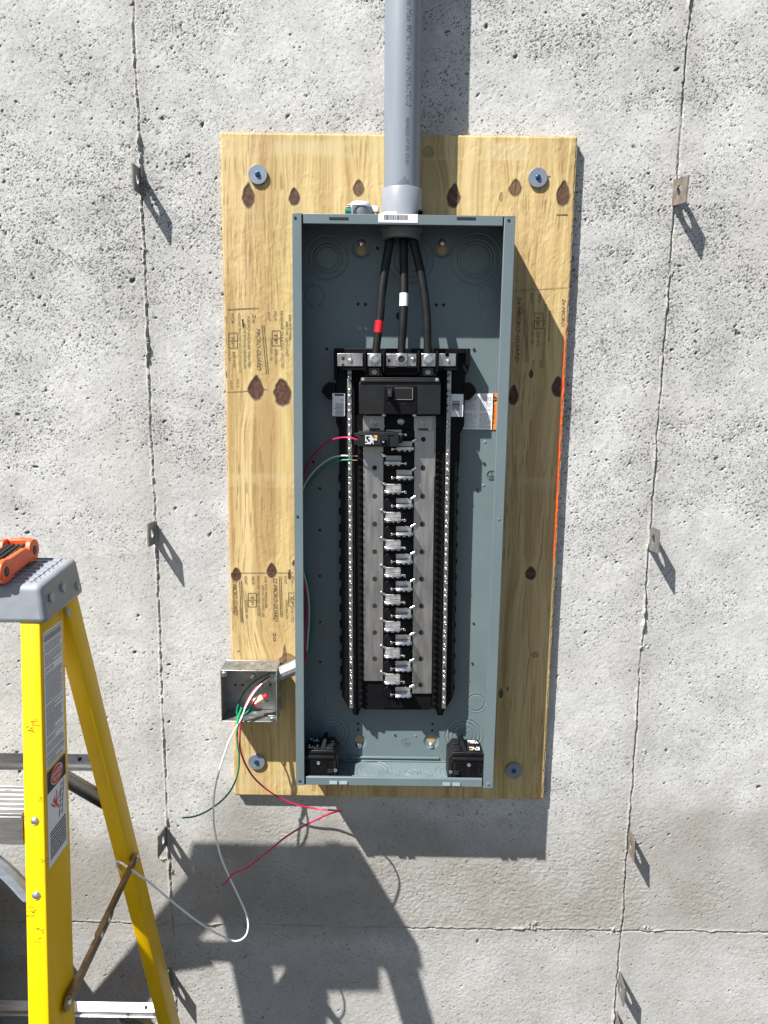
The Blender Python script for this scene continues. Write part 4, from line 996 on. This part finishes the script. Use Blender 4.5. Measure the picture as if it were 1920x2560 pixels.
# ------------------------------------------------------------------ junction box and nipple
JX0, JX1, JZ0, JZ1, JY = -.3145, -.2102, -.4315, -.3305, -.0735
def junction():
    t = .0016
    r = thing('junction_box', ((JX0+JX1)/2, PY, JZ0), 'open square galvanised junction box on the edge of the plywood', 'junction box')
    m = MB(); m.box(JX0, JX1, PY-.0040, PY-.0024, JZ0, JZ1); m.box(JX0, JX0+t, JY, PY-.0041, JZ0, JZ1); m.box(JX1-t, JX1, JY, PY-.0041, JZ0, JZ1)
    m.box(JX0+t, JX1-t, JY, PY-.0041, JZ1-t, JZ1); m.box(JX0+t, JX1-t, JY, PY-.0041, JZ0, JZ0+t); m.build('box_shell', M['galv'], r, bevel=.0007)
    k = MB()
    for i in range(3):                                                 # knockouts on top, bottom, sides and back
        x = JX0+.02+i*.03
        for rr in (.0108,):
            k.lathe((x, -.046, JZ1-.0002), (0, 0, 1), [(0, rr), (.0009, rr), (.0009, rr-.0009), (0, rr-.0012)], 28); k.lathe((x+.004, -.046, JZ0+t-.0002), (0, 0, 1), [(0, rr), (.0009, rr), (.0009, rr-.0009), (0, rr-.0012)], 28)
    for zz in (-.345, -.382, -.416):
        k.lathe((JX1-.0002, -.046, zz-.004), (1, 0, 0), [(0, .0108), (.0009, .0108), (.0009, .0098), (0, .0095)], 28); k.lathe((JX0+t-.0003, -.046, zz), (1, 0, 0), [(0, .0108), (.0009, .0108), (.0009, .0098), (0, .0095)], 28)
    for px_, py_, rr in ((602, 1741, 15), (630, 1712, 16), (651, 1703, 14), (665, 1738, 17), (616, 1690, 14)):
        p = at(px_, py_, -.022); k.ring((p.x, p.z), rr*.00077-.001, rr*.00077, PY-.0048, PY-.0039, 28)
    k.build('knockout', M['galv'], r)
    h = MB()
    for px_, py_ in ((589, 1712), (606.5, 1712), (657, 1713), (675.5, 1712)):
        p = at(px_, py_, -.022); h.ring((p.x, p.z), .0024, .0036, PY-.0052, PY-.0039, 18, M['galv']); h.cyl((p.x, PY-.0046, p.z), (p.x, PY-.0041, p.z), .0026, 14, None, M['panel_hole'])
    for px_, py_ in ((599, 1672), (643, 1672)):
        p = at(px_, py_, JY); h.box(p.x-.0018, p.x+.0018, JY+.003, JY+.006, JZ1-.0003, JZ1+.0002, M['panel_hole'])
    h.build('nail_hole', None, r)
    p = at(632, 1690, -.022); s = MB(); s.lathe((p.x, PY-.004, p.z), (0, -1, 0), [(0, .0056), (.001, .0056), (.003, .0042), (.0034, .002), (.0026, .001), (.0026, 0)], 18); s.build('mounting_screw', M['bright'], r)
    for px_, py_, dx, dz in ((561, 1683, 0, 1), (681, 1796, 0, -1)):
        p = at(px_, py_, JY+.003); e = MB(); e.box(p.x-.0075, p.x+.0055, JY+.0008, JY+.0022, p.z-.0068, p.z+.0068); ear = e.build('cover_ear', M['galv'], r, bevel=.0007)
        s = MB(); s.lathe((p.x, JY+.0008, p.z), (0, -1, 0), [(0, .0044), (.0012, .0044), (.0024, .0034), (.003, .0018), (.0022, 0)], 16, M['screw']); s.box(p.x-.004, p.x+.004, JY-.0026, JY-.0018, p.z-.0005, p.z+.0005, M['panel_hole']); s.build('ear_screw', None, ear)
    # offset nipple to the panel
    a = Vector((JX1-.002, -.05, -.3475)); b_ = Vector((X0-.0008, -.05, -.3285))
    n = thing('offset_nipple', (a+b_)/2, 'short slanted zinc nipple between the junction box and the panel', 'pipe fitting')
    m = MB(); m.tube([a+Vector((-.012, 0, -.0015)), a, a+(b_-a)*.3, a+(b_-a)*.7, b_, b_+Vector((.004, 0, .001))], .0138, 12, 5); m.build('nipple_body', M['galv'], n, smooth=25)
    m = MB(); m.lathe(a+Vector((.001, 0, 0)), (1, 0, .3), [(0, .016), (.003, .0165), (.004, .0145)], 28); m.build('shoulder', M['galv'], n)
    m = MB(); m.lathe((JX1-.0022, -.05, -.3485), (-1, 0, 0), [(0, .0165), (.0035, .0165), (.0035, .0122), (.008, .0122), (.008, .0105), (0, .0105)], 16); m.build('locknut', M['galv'], n)
    d = (b_-a).normalized(); t = MB(); o = a+d*.010
    t.text('\u00b7-10', .011, lambda u, v: tuple(o+d*u+Vector((-d.z*v*1, 0, d.x*v*1))+Vector((0, -.0141, -.0035))), M['pvc_light']); t.build('cast_mark', None, n)
    return a
junction()

# ------------------------------------------------------------------ small wires
def wire(pts, r, m, label, end=True, bare=None):
    P = [at(x, y, Y) for x, y, Y in pts]
    t = MB(); t.tube(P, r, 10, 8, M[m])
    if bare:
        for e in bare:
            a, b_ = (P[0], P[1]) if e == 0 else (P[-1], P[-2]); d = (a-b_).normalized(); t.cyl(a-d*.001, a+d*.009, r*.55, 8, None, M['copper'])
    o = place(t.build('wire', None)); tag(o, label, 'wire'); return o
rw = .0017
wire([(692, 1678, -.045), (679, 1682, -.043), (655, 1693, -.038), (631, 1708, -.036), (613, 1728, -.037), (601, 1749, -.042), (592, 1777, -.062), (596, 1801, -.083), (593, 1831, -.094), (594, 1861, -.099), (598, 1891, -.1),
      (595, 1931, -.099), (580, 1970, -.096), (556, 2000, -.093), (519, 2027, -.09), (486, 2041, -.088), (455.6, 2044.7, -.088)], rw, 'green_w', 'green wire curling out of the junction box to the left')
wire([(692, 1687, -.046), (679, 1693, -.047), (662, 1704, -.053), (646, 1718, -.062), (630, 1739, -.071), (614, 1768, -.082), (602, 1798, -.092), (588, 1822, -.099), (571, 1858, -.105), (553, 1910, -.11), (541, 1955, -.114), (534.5, 1997, -.117), (534, 2040, -.12),
      (536, 2069, -.122), (549, 2131, -.126), (569, 2183, -.13), (593, 2234, -.135), (613, 2278, -.14), (620.6, 2310, -.145), (616, 2336, -.15), (601, 2350, -.155), (581, 2352, -.16), (557, 2341, -.168), (525, 2324, -.178), (481, 2294, -.194),
      (426, 2250, -.218), (370, 2203, -.246), (348, 2188, -.257), (316.5, 2166, -.268), (300, 2155, -.272), (293, 2154, -.268), (292, 2162, -.26), (297, 2172, -.252), (304, 2181, -.246)], rw, 'white_w', 'long white wire looping from the junction box onto the ladder brace')
wire([(692, 1682, -.044), (679, 1689, -.044), (655, 1704, -.048), (635, 1726, -.06), (618, 1754, -.073), (608, 1780, -.083), (602, 1803, -.092), (600, 1830, -.097), (600, 1870, -.094), (609, 1900, -.086), (630, 1938, -.07), (660, 1968, -.056), (700, 1995, -.045),
      (745, 2013, -.038), (795, 2022, -.036), (838, 2026, -.052), (853, 2026, -.075), (846, 2028, -.097), (820, 2036, -.119), (765, 2062, -.139), (715, 2092, -.147), (665, 2132, -.151), (612, 2171, -.152), (583, 2183, -.151), (573, 2196, -.151), (557, 2213, -.15)], rw, 'red_w', 'red wire drooping from the junction box to a sharp fold')
wire([(593, 1808, -.0965), (596, 1792, -.0925), (602, 1776, -.088), (604, 1768, -.086)], .0021, 'green_bright', 'bright green pigtail bent over inside the junction box')
wire([(596, 1795, -.083), (612, 1785, -.075), (626, 1772, -.068), (634, 1758, -.064), (640, 1752, -.062)], .0019, 'green_w', 'green jumper running into the wire nut', bare=None)
wire([(669, 1751, -.05), (662, 1754, -.05), (656, 1752, -.05), (650, 1757, -.054), (638, 1768, -.06), (620, 1783, -.07), (600, 1792, -.08)], .0018, 'green_screw', 'teal green ground tail behind the wire nut')
def wire_nut():
    a = at(634, 1760, -.062); b_ = at(668, 1738, -.058); d = b_-a; L = d.length; d.normalize()
    r = thing('wire_nut', a, 'red and tan wire nut inside the junction box', 'wire nut')
    m = MB(); m.lathe(a, d, [(0, .005), (0, .0085), (.003, .0088), (L*.55, .0078), (L*.62, .0055), (L*.98, .0042), (L, .0035), (L, 0)], 12); m.build('shell', M['nut_red'], r, smooth=20)
    w_ = MB(); w_.lathe(a+d*.0035, d, [(0, .0094), (.001, .0098), (L*.6, .0084), (L*.61, .006)], 6); w_.build('wings', M['nut_tan'], r, smooth=20)
wire_nut()
# the branch wires inside the panel
c = lambda x, y, Y: (730+x*.2983, 1060+y*.2983, Y)
wire([c(556, 140, -.088), c(520, 124, -.088), c(470, 115, -.086), c(400, 117, -.078), c(300, 150, -.066), c(200, 240, -.054), c(130, 350, -.046), c(95, 470, -.042), c(70, 620, -.04), c(62, 900, -.042), c(80, 1200, -.045), c(105, 1360, -.046), c(124, 1450, -.046), c(122, 1600, -.046), c(104, 1760, -.047), c(108, 1860, -.049), c(122, 1915, -.051), c(112, 1980, -.053), c(92, 2040, -.054)], rw, 'red_w', 'red branch wire arching from the plugged breaker')
wire([c(505, 268, -.062), c(470, 267, -.062), c(400, 268, -.058), c(320, 290, -.052), c(220, 360, -.045), c(140, 450, -.04), c(95, 540, -.038), c(70, 680, -.037), c(66, 950, -.038), c(88, 1200, -.04), c(118, 1330, -.042), c(140, 1480, -.043), c(143, 1640, -.043), c(133, 1780, -.045), c(126, 1880, -.048), c(115, 1960, -.051), c(95, 2030, -.053)], rw, 'grey_w', 'white branch wire arching from the left neutral bar', bare=(0,))
wire([c(505, 303, -.062), c(470, 302, -.062), c(400, 306, -.057), c(300, 340, -.05), c(200, 430, -.043), c(120, 530, -.037), c(85, 610, -.035), c(66, 760, -.034), c(66, 980, -.035), c(92, 1160, -.038), c(125, 1260, -.04), c(158, 1430, -.042), c(172, 1600, -.043), c(168, 1740, -.044), c(150, 1870, -.047), c(125, 1950, -.05), c(98, 2020, -.052)], rw, 'green_w', 'green branch wire arching from the left neutral bar', bare=(0,))

# ------------------------------------------------------------------ stepladder
LX0, LX1 = -.792, -.456; LC = (LX0+LX1)/2
def ladder():
    r = thing('stepladder', (LC, -.4, GROUND), 'yellow fibreglass stepladder with grey cap standing at the wall', 'ladder')
    yf, yb = -.455, -.338; zf, zb = -.0695, -.0585
    cp = MB(); g = .0075
    cp.hexa([(LX0-g, yf-.002, -.1205), (LX1+g, yf-.002, -.1205), (LX1+g, yb+.004, -.1125), (LX0-g, yb+.004, -.1125)], [(LX0, yf, zf), (LX1, yf, zf), (LX1, yb, zb), (LX0, yb, zb)])
    cap = cp.build('top_cap', M['capgrey'], r, bevel=.0075, seg=4)
    gr = MB(); sl_ = (zb-zf)/(yb-yf); zz = lambda y: zf+(y-yf)*sl_
    for y in np.linspace(yf+.014, yb-.01, 8): gr.hexa([(LX0+.012, y-.0012, zz(y)-.001), (LX1-.011, y-.0012, zz(y)-.001), (LX1-.011, y+.0012, zz(y)-.001), (LX0+.012, y+.0012, zz(y)-.001)], [(LX0+.012, y-.0007, zz(y)+.0016), (LX1-.011, y-.0007, zz(y)+.0016), (LX1-.011, y+.0007, zz(y)+.0016), (LX0+.012, y+.0007, zz(y)+.0016)])
    for x in np.arange(LX0+.014, LX1-.01, .0235): gr.hexa([(x-.0012, yf+.011, zz(yf+.011)-.001), (x+.0012, yf+.011, zz(yf+.011)-.001), (x+.0012, yb-.008, zz(yb-.008)-.001), (x-.0012, yb-.008, zz(yb-.008)-.001)], [(x-.0007, yf+.011, zz(yf+.011)+.0015), (x+.0007, yf+.011, zz(yf+.011)+.0015), (x+.0007, yb-.008, zz(yb-.008)+.0015), (x-.0007, yb-.008, zz(yb-.008)+.0015)])
    gr.build('grip_ribs', M['capgrey'], cap)
    for px_, py_, X_ in ((127, 1494, LX1+.003), (157.5, 1469, LX1+.002), (193, 1465, LX1+.003), (160, 1531, LX1+.0075)):
        Y_ = {127: -.434, 157.5: -.397, 193: -.352, 160: -.396}[px_]; p = at(px_, py_, Y_)
        for sgn in (1, -1):
            x = LX1+.0025+.009*max(0, (-.075-p.z))/.045*.6 if sgn > 0 else LX0-.004
            q = MB(); q.lathe((x, Y_, p.z), (sgn, 0, 0), [(0, .0062), (.0025, .006), (.0032, .0045), (.0026, .003), (.0026, 0)], 20); q.build('rivet', M['rivet'], cap)
    # channel rails
    FS, FB = .3, .27; fxs, bxs = .0986, .05
    def fpt(z, s):            # outer front edge of a front rail, s = +1 right
        return Vector((LC+s*((LX1-LC)-.004+fxs*(-.118-z)), yf+.002-FS*(-.118-z), z))
    def bpt(z, s):
        return Vector((LC+s*((LX1-LC)+.0003+bxs*(-.115-z)), yb-.003+FB*(-.115-z), z))
    def channel(pt, z0, z1, s, dep, fl, t, sign, name):
        """outer web faces sideways, flanges point inwards; sign=+1 when depth runs towards +y"""
        sec = [(0, 0), (0, dep), (-fl, dep), (-fl, dep-t), (-t, dep-t), (-t, t), (-fl, t), (-fl, 0)]
        m = MB(); a = pt(z0, s); b_ = pt(z1, s)
        L = [[(p.x+s*u, p.y+sign*v, p.z) for u, v in sec] for p in (a, b_)]
        if s*sign < 0: L = [q[::-1] for q in L]
        n = len(sec); m.add(L[0]+L[1], [(0, 1, 4, 5), (1, 2, 3, 4), (0, 5, 6, 7), (8, 13, 12, 9), (9, 12, 11, 10), (8, 15, 14, 13)] if s*sign > 0 else [(7, 6, 3, 2), (6, 5, 4, 3), (7, 2, 1, 0), (15, 10, 11, 14), (14, 11, 12, 13), (15, 8, 9, 10)], M['yellow'])
        m.add(L[0]+L[1], [(i, (i+1) % n, n+(i+1) % n, n+i) for i in range(n)], M['yellow'])
        bm_ = m; 
        o = bm_.build(name, None, r, bevel=.0018)
        bmm = bmesh.new(); bmm.from_mesh(o.data); bmesh.ops.remove_doubles(bmm, verts=bmm.verts, dist=1e-5); bmesh.ops.recalc_face_normals(bmm, faces=bmm.faces); bmm.to_mesh(o.data); bmm.free()
        return o
    rails = {}
    for s in (1, -1):
        rails[s] = channel(fpt, -.11, GROUND+.02, s, .074, .0255, .004, 1, 'front_rail')
        rails[-2*s] = channel(bpt, -.105, GROUND+.02, s, .042, .024, .004, -1, 'rear_rail')
    for s in (1, -1):
        p = fpt(GROUND+.02, s); m = MB(); m.box(p.x-s*.03-.004, p.x+.004 if s > 0 else p.x+.034, p.y-.004, p.y+.078, GROUND, GROUND+.05); m.build('foot', M['black'], r, bevel=.002)
        p = bpt(GROUND+.02, s); m = MB(); m.box(min(p.x-s*.026, p.x+s*.003), max(p.x-s*.026, p.x+s*.003), p.y-.046, p.y+.004, GROUND, GROUND+.05); m.build('foot', M['black'], r, bevel=.002)
    # treads
    for i, z in enumerate((-.345, -.655, -.965)):
        a, b_ = fpt(z, -1), fpt(z, 1); x0, x1 = a.x+.0265, b_.x-.0265; y = b_.y
        m = MB(); m.box(x0-.022, x1+.022, y+.002, y+.062, z-.003, z); m.box(x0, x1, y-.004, y+.0018, z-.042, z+.0008); m.box(x0, x1, y+.0622, y+.065, z-.03, z)
        for k in range(5): m.box(x0, x1, y+.008+k*.011, y+.0105+k*.011, z-.0005, z+.0012)
        m.box(x0, x1, y-.0052, y-.004, z-.0065, z-.003)
        m.build('step', M['ladalu'], r, bevel=.0006)
        for s in (1, -1):
            p = fpt(z, s); q = MB(); q.tube([(p.x-s*.032, p.y+.012, z-.125), (p.x-s*.06, p.y+.008, z-.085), (p.x-s*.105, p.y+.006, z-.045)], .0095, 8, 5); e = q.build('knee_brace', M['ladalu_clean'], r)
    for z in (-.388, -.98):
        a, b_ = bpt(z, -1), bpt(z, 1); y = b_.y-.027
        xa, xb = a.x+.006, b_.x-.006; m = MB()
        sec = [(y+.008, z), (y-.0035, z-.0115), (y-.0035, z-.019), (y-.007, z-.0195), (y-.007, z-.021), (y-.0015, z-.021), (y-.0015, z-.0122), (y+.0095, z-.0012)]
        m.hexa([(xa, v, q) for v, q in sec], [(xb, v, q) for v, q in sec])
        bar = m.build('rear_bar', M['ladalu'], r, bevel=.0005)
        for dx in (.028, .046):
            c0 = Vector((b_.x-dx, y+.0022, z-.0058)); nn = Vector((0, -.707, .707)); h = MB(); h.cyl(c0-nn*.0004, c0+nn*.0005, .0032, 14); h.build('bar_hole', M['panel_hole'], bar)
        for s in (1, -1):
            p = bpt(z, s); p2 = bpt(z-.1, s); q = MB()
            a_ = Vector((p.x-s*.09, y+.002, z-.022)); c_ = Vector((p2.x-s*.02, p2.y-.026, z-.092))
            d = (c_-a_).normalized(); u = Vector((0, 0, 1)).cross(d).normalized(); v = d.cross(u)
            W = Vector((0, -1, 0)); side = d.cross(W).normalized()
            for (o0, o1, w0, w1) in ((-.012, .012, 0, .0016), (-.012, -.0104, .0016, .009), (.0104, .012, .0016, .009)):
                q.hexa([a_+side*o0+W*w0, a_+side*o1+W*w0, a_+side*o1+W*w1, a_+side*o0+W*w1], [c_+side*o0+W*w0, c_+side*o1+W*w0, c_+side*o1+W*w1, c_+side*o0+W*w1])
            q.build('diagonal_brace', mat('brace_steel', (.3, .29, .275), .42, 1, var=.25) if 'brace_steel' not in bpy.data.materials else bpy.data.materials['brace_steel'], r, bevel=.0005)
    # spreaders
    for s in (1, -1):
        a = bpt(-.60, s)+Vector((s*.003, -.03, 0)); b_ = fpt(-.575, s)+Vector((s*.003, .038, -.012))
        mid = a.lerp(b_, .53)
        def strap(p, q, wd, th, off):
            m = MB(); d = (q-p).normalized(); side = d.cross(Vector((s, 0, 0))).normalized(); X = Vector((s, 0, 0))
            P, Q = p+X*off, q+X*off; N = 8
            loop = [Q+d*wd*math.cos(t)+side*wd*math.sin(t) for t in np.linspace(-math.pi/2, math.pi/2, N)]+[P-d*wd*math.cos(t)-side*wd*math.sin(t) for t in np.linspace(-math.pi/2, math.pi/2, N)]
            m.hexa(loop, [v+X*th for v in loop]); m.hexa([P+side*wd*.98-X*0, P+side*wd*.98+X*.006, Q+side*wd*.98+X*.006, Q+side*wd*.98], [P+side*wd*1.12, P+side*wd*1.12+X*.006, Q+side*wd*1.12+X*.006, Q+side*wd*1.12])
            return m
        m = strap(a, mid.lerp(b_, .22), .0098, .002, 0); sp = m.build('spreader', M['spread'], r)
        m = strap(mid.lerp(a, .18), b_, .0106, .002, .0024); lo = m.build('spreader', M['spread'], r)
        for p in (a, mid.lerp(a, .08), mid.lerp(b_, .14), b_):
            q = MB(); q.lathe(p+Vector((s*.0044, 0, 0)), (s, 0, 0), [(0, .0052), (.002, .005), (.003, .003), (.003, 0)], 16); q.build('spreader_rivet', M['screw'], sp)
    # rivets on the front flange
    for px_, py_ in ((84, 2071), (88, 2226)):
        z = at(px_, py_, -.54).z; p = fpt(z, 1)
        for s in (1, -1):
            p = fpt(z, s); q = MB(); q.lathe(p+Vector((-s*.012, -.0002, 0)), (0, -1, .3), [(0, .0052), (.001, .005), (.0022, .0035), (.0026, 0)], 20); q.build('rail_rivet', M['screw'], rails[s])
    # labels on the outer web of the right front rail
    def web(z, t, o):
        p = fpt(z, 1); return (p.x+o, p.y+t, z)
    def patch(mb, z0, z1, t0, t1, o, m): mb.add([web(z0, t0, o), web(z0, t1, o), web(z1, t1, o), web(z1, t0, o)], [(0, 1, 2, 3)], m)
    l1 = MB(); l1.hexa([web(-.1345, .008, .0002), web(-.1345, .064, .0002), web(-.3, .064, .0002), web(-.3, .008, .0002)], [web(-.1345, .008, .0006), web(-.1345, .064, .0006), web(-.3, .064, .0006), web(-.3, .008, .0006)], M['white'])
    il = l1.build('instruction_label', None, rails[1])
    t = MB(); z = -.1375; random.seed(5); i = 0
    while z > -.297:
        if i in (0, 9, 19, 34, 55, 66): patch(t, z, z-.0008, .0095, .062, .0009, M['ink']); z -= .0028
        elif i in (1, 2): patch(t, z, z-.0024, .0095, .061, .0009, M['ink_grey']); z -= .0031
        else:
            t1 = random.choice((.06, .059, .055, .036, .061)); x = .011
            while x < t1: w_ = random.uniform(.002, .007); patch(t, z, z-.0011, x, min(t1, x+w_), .0009, M['ink_grey']); x += w_+.0008
            z -= .0024 if random.random() > .12 else .0042
        i += 1
    t.build('small_print', None, il)
    l2 = MB(); za, zb_ = -.3035, -.415
    l2.hexa([web(za, .009, .0002), web(za, .064, .0002), web(zb_, .064, .0002), web(zb_, .009, .0002)], [web(za, .009, .0006), web(za, .064, .0006), web(zb_, .064, .0006), web(zb_, .009, .0006)], M['white'])
    dl = l2.build('danger_label', None, rails[1])
    t = MB(); patch(t, za, za-.0255, .0092, .0638, .0008, M['ink'])
    el = lambda a, b_, o, m: t.add([web(za-.0128+b_*math.sin(q), .0365+a*math.cos(q), o) for q in np.linspace(0, 2*math.pi, 25)[:-1]], [tuple(range(24))], m)
    el(.0178, .0108, .0010, M['white']); el(.0168, .0099, .0012, M['red_lab'])
    t.text('DANGER', .0075, lambda a, b_: web(za-.0125+b_, .0365+a, .0014), M['white'], 0, 1, 'CENTER'); t.text('PELIGRO', .0058, lambda a, b_: web(za-.0185+b_, .0365+a, .0014), M['white'], 0, 1, 'CENTER')
    t.build('danger_header', None, dl)
    t = MB()
    def bar(z0, t0, z1, t1, w_, m):
        a, b_ = Vector(web(z0, t0*1.2, .0009)), Vector(web(z1, t1*1.2, .0009)); d = (b_-a).normalized(); n_ = Vector((0, -d.z, d.y))*w_; t.add([a-n_, b_-n_, b_+n_, a+n_], [(0, 1, 2, 3)], m)
    bar(-.332, .041, -.371, .034, .0006, M['ink']); bar(-.332, .0475, -.371, .0415, .0006, M['ink'])
    for k in range(6): bar(-.336-k*.006, .0408-k*.0011, -.336-k*.006, .0470-k*.001, .0005, M['ink'])
    for b_ in ((-.343, .021, -.352, .029, .0022), (-.352, .029, -.358, .033, .0018), (-.34, .024, -.351, .026, .001), (-.335, .029, -.35, .0285, .001), (-.345, .016, -.353, .025, .0012), (-.349, .03, -.341, .039, .0009)): bar(*b_, M['red_lab'])
    z = -.376
    for i in range(9):
        x = .014
        while x < .06 and z > -.408: w_ = random.uniform(.002, .006); patch(t, z, z-.0021, x, min(.06, x+w_), .0009, M['ink']); x += w_+.0009
        z -= .0036
    t.build('pictogram', None, dl)
    # scuffs
    s = MB(); random.seed(9)
    for (z, tt) in ((-.238, -.010), (-.241, -.008), (-.249, -.014), (-.247, -.016), (-.455, -.019), (-.46, -.02), (-.478, -.01), (-.49, -.012), (-.33, -.004), (-.40, -.003)):
        p = fpt(z, 1)
        for k in range(7):
            a = Vector((p.x+tt+random.uniform(-.005, .005), p.y-.0003, z+random.uniform(-.003, .003))); a.y = fpt(a.z, 1).y-.0003
            b_ = a+Vector((random.uniform(.001, .004), 0, random.uniform(.0002, .0012))); s.add([a, b_, b_+Vector((0, 0, .0006)), a+Vector((0, 0, .0005))], [(0, 1, 2, 3)], M['ink'])
    s.build('scuff_mark', None, rails[1])
ladder()

# ------------------------------------------------------------------ tool pouch shape added inside the ladder to cast wall shadow, beyond the picture's left edge
def pouch_stand_in():
    r = thing('shadow_pouch', (-.64, -.45, -.12), 'added, unseen shadow-casting canvas pouch hanging under the ladder cap', 'tool pouch')
    cv = mat('dark_canvas', (.03, .03, .035), .9, var=.3, vscale=80, bump=.3, bscale=600)
    m = MB(); m.hexa([(-.72, -.452, -.182), (-.536, -.452, -.18), (-.536, -.438, -.18), (-.72, -.438, -.182)], [(-.72, -.45, -.115), (-.536, -.45, -.115), (-.536, -.44, -.115), (-.72, -.44, -.115)]); m.build('flap', cv, r, bevel=.002)
    m = MB(); m.hexa([(-.712, -.46, -.3), (-.655, -.46, -.3), (-.655, -.43, -.3), (-.712, -.43, -.3)], [(-.722, -.456, -.18), (-.645, -.456, -.18), (-.645, -.436, -.18), (-.722, -.436, -.18)]); m.build('pocket', cv, r, bevel=.006)
pouch_stand_in()
def crate_stand_in():  # unseen box added only to throw a shadow on the wall
    x1, p = -.81, at(0, 2160, 0); z1 = p.z+1.66*(p.x-x1); x0, y0, y1 = -1.35, -.5, -.012
    r = thing('shadow_crate', ((x0+x1)/2, (y0+y1)/2, GROUND), 'added, unseen shadow-casting plywood crate standing against the wall left of the ladder', 'crate_stand_in')
    wd = mat('shadow_crate_wood', (.32, .24, .14), .75, var=.2, stretch=(1, 1, .2))
    m = MB(); m.box(x0, x1, y0, y1, GROUND, z1-.02); m.build('body', wd, r, bevel=.002)
    m = MB(); m.box(x0-.012, x1+.0, y0-.012, y1, z1-.019, z1); m.build('lid', wd, r, bevel=.002)
crate_stand_in()

# ------------------------------------------------------------------ folding hex key set on the ladder cap
def hexset():
    base = Vector((-.5225, -.4085, -.0625)); ang = R(3)
    r = thing('hex_key_set', base, 'orange folding hex key set lying on the ladder cap', 'hex key set')
    T = Matrix.Translation(base) @ Matrix.Rotation(ang, 4, 'Z') @ Matrix.Rotation(R(5.5), 4, 'X')      # local y = long axis, x = across
    hl = .0605; hh = .0155
    def cheek(x0, x1):
        m = MB(); m.T = T
        pts = []
        for a in np.linspace(-math.pi/2, math.pi/2, 9): pts.append((hl-hh+.0155*math.cos(a), hh+.0155*math.sin(a)))
        pts += [(hl-.022, .0312), (hl-.0265, .028), (hl-.031, .0195), (hl-.036, .0245)]+[(hl-.041-.0062*q, .0262+.0006*(q % 2)+.0002*q) for q in range(9)]+[(-hl+.022, .0302)]
        for a in np.linspace(math.pi/2, 3*math.pi/2, 9): pts.append((-hl+hh+.0155*math.cos(a), hh+.0155*math.sin(a)))
        pts += [(-hl+.03, .0008), (-hl+.034, .004), (hl-.034, .004), (hl-.03, .0008)]
        m.hexa([(x0, y, z) for y, z in pts], [(x1, y, z) for y, z in pts]); return m
    for x0, x1 in ((.0145, .0225), (-.0225, -.0145)): cheek(x0, x1).build('handle_cheek', M['orange'], r, bevel=.0016)
    for s in (-1, 1):
        c = MB(); c.T = T; c.box(-.0144, .0144, min(s*hl*.97, s*(hl-.012)), max(s*hl*.97, s*(hl-.012)), .004, .0292 if s > 0 else .017); c.box(-.0144, .0144, min(s*(hl-.012), s*(hl-.028)), max(s*(hl-.012), s*(hl-.028)), .003, .010)
        c.build('handle_bridge', M['orange'], r, bevel=.0014)
    for k, x in enumerate((-.0108, -.0036, .0036, .0108)):
        h = MB(); h.T = T; s = 1 if k % 2 else -1; h.cyl((x, -hl+.006, .0215+.001*(k % 3)), (x, hl-.022, .0235+.001*(k % 2)), .0035-.0002*k, 6); h.build('hex_key', M['hexkey'], r, smooth=20)
    for y in (-hl+.0155, hl-.0155):
        p = MB(); p.T = T; p.lathe((.0224, y, .0155), (1, 0, 0), [(-.002, .0066), (.0006, .0066), (.0009, .006), (.0005, 0)], 18); p.lathe((-.0224, y, .0155), (-1, 0, 0), [(-.002, .0066), (.0006, .0066), (.0009, .006), (.0005, 0)], 18); p.build('pivot_pin', M['hexkey'], r)
hexset()

# ------------------------------------------------------------------ tidy helper properties
for o in bpy.data.objects:
    if 'base' in o: del o['base']
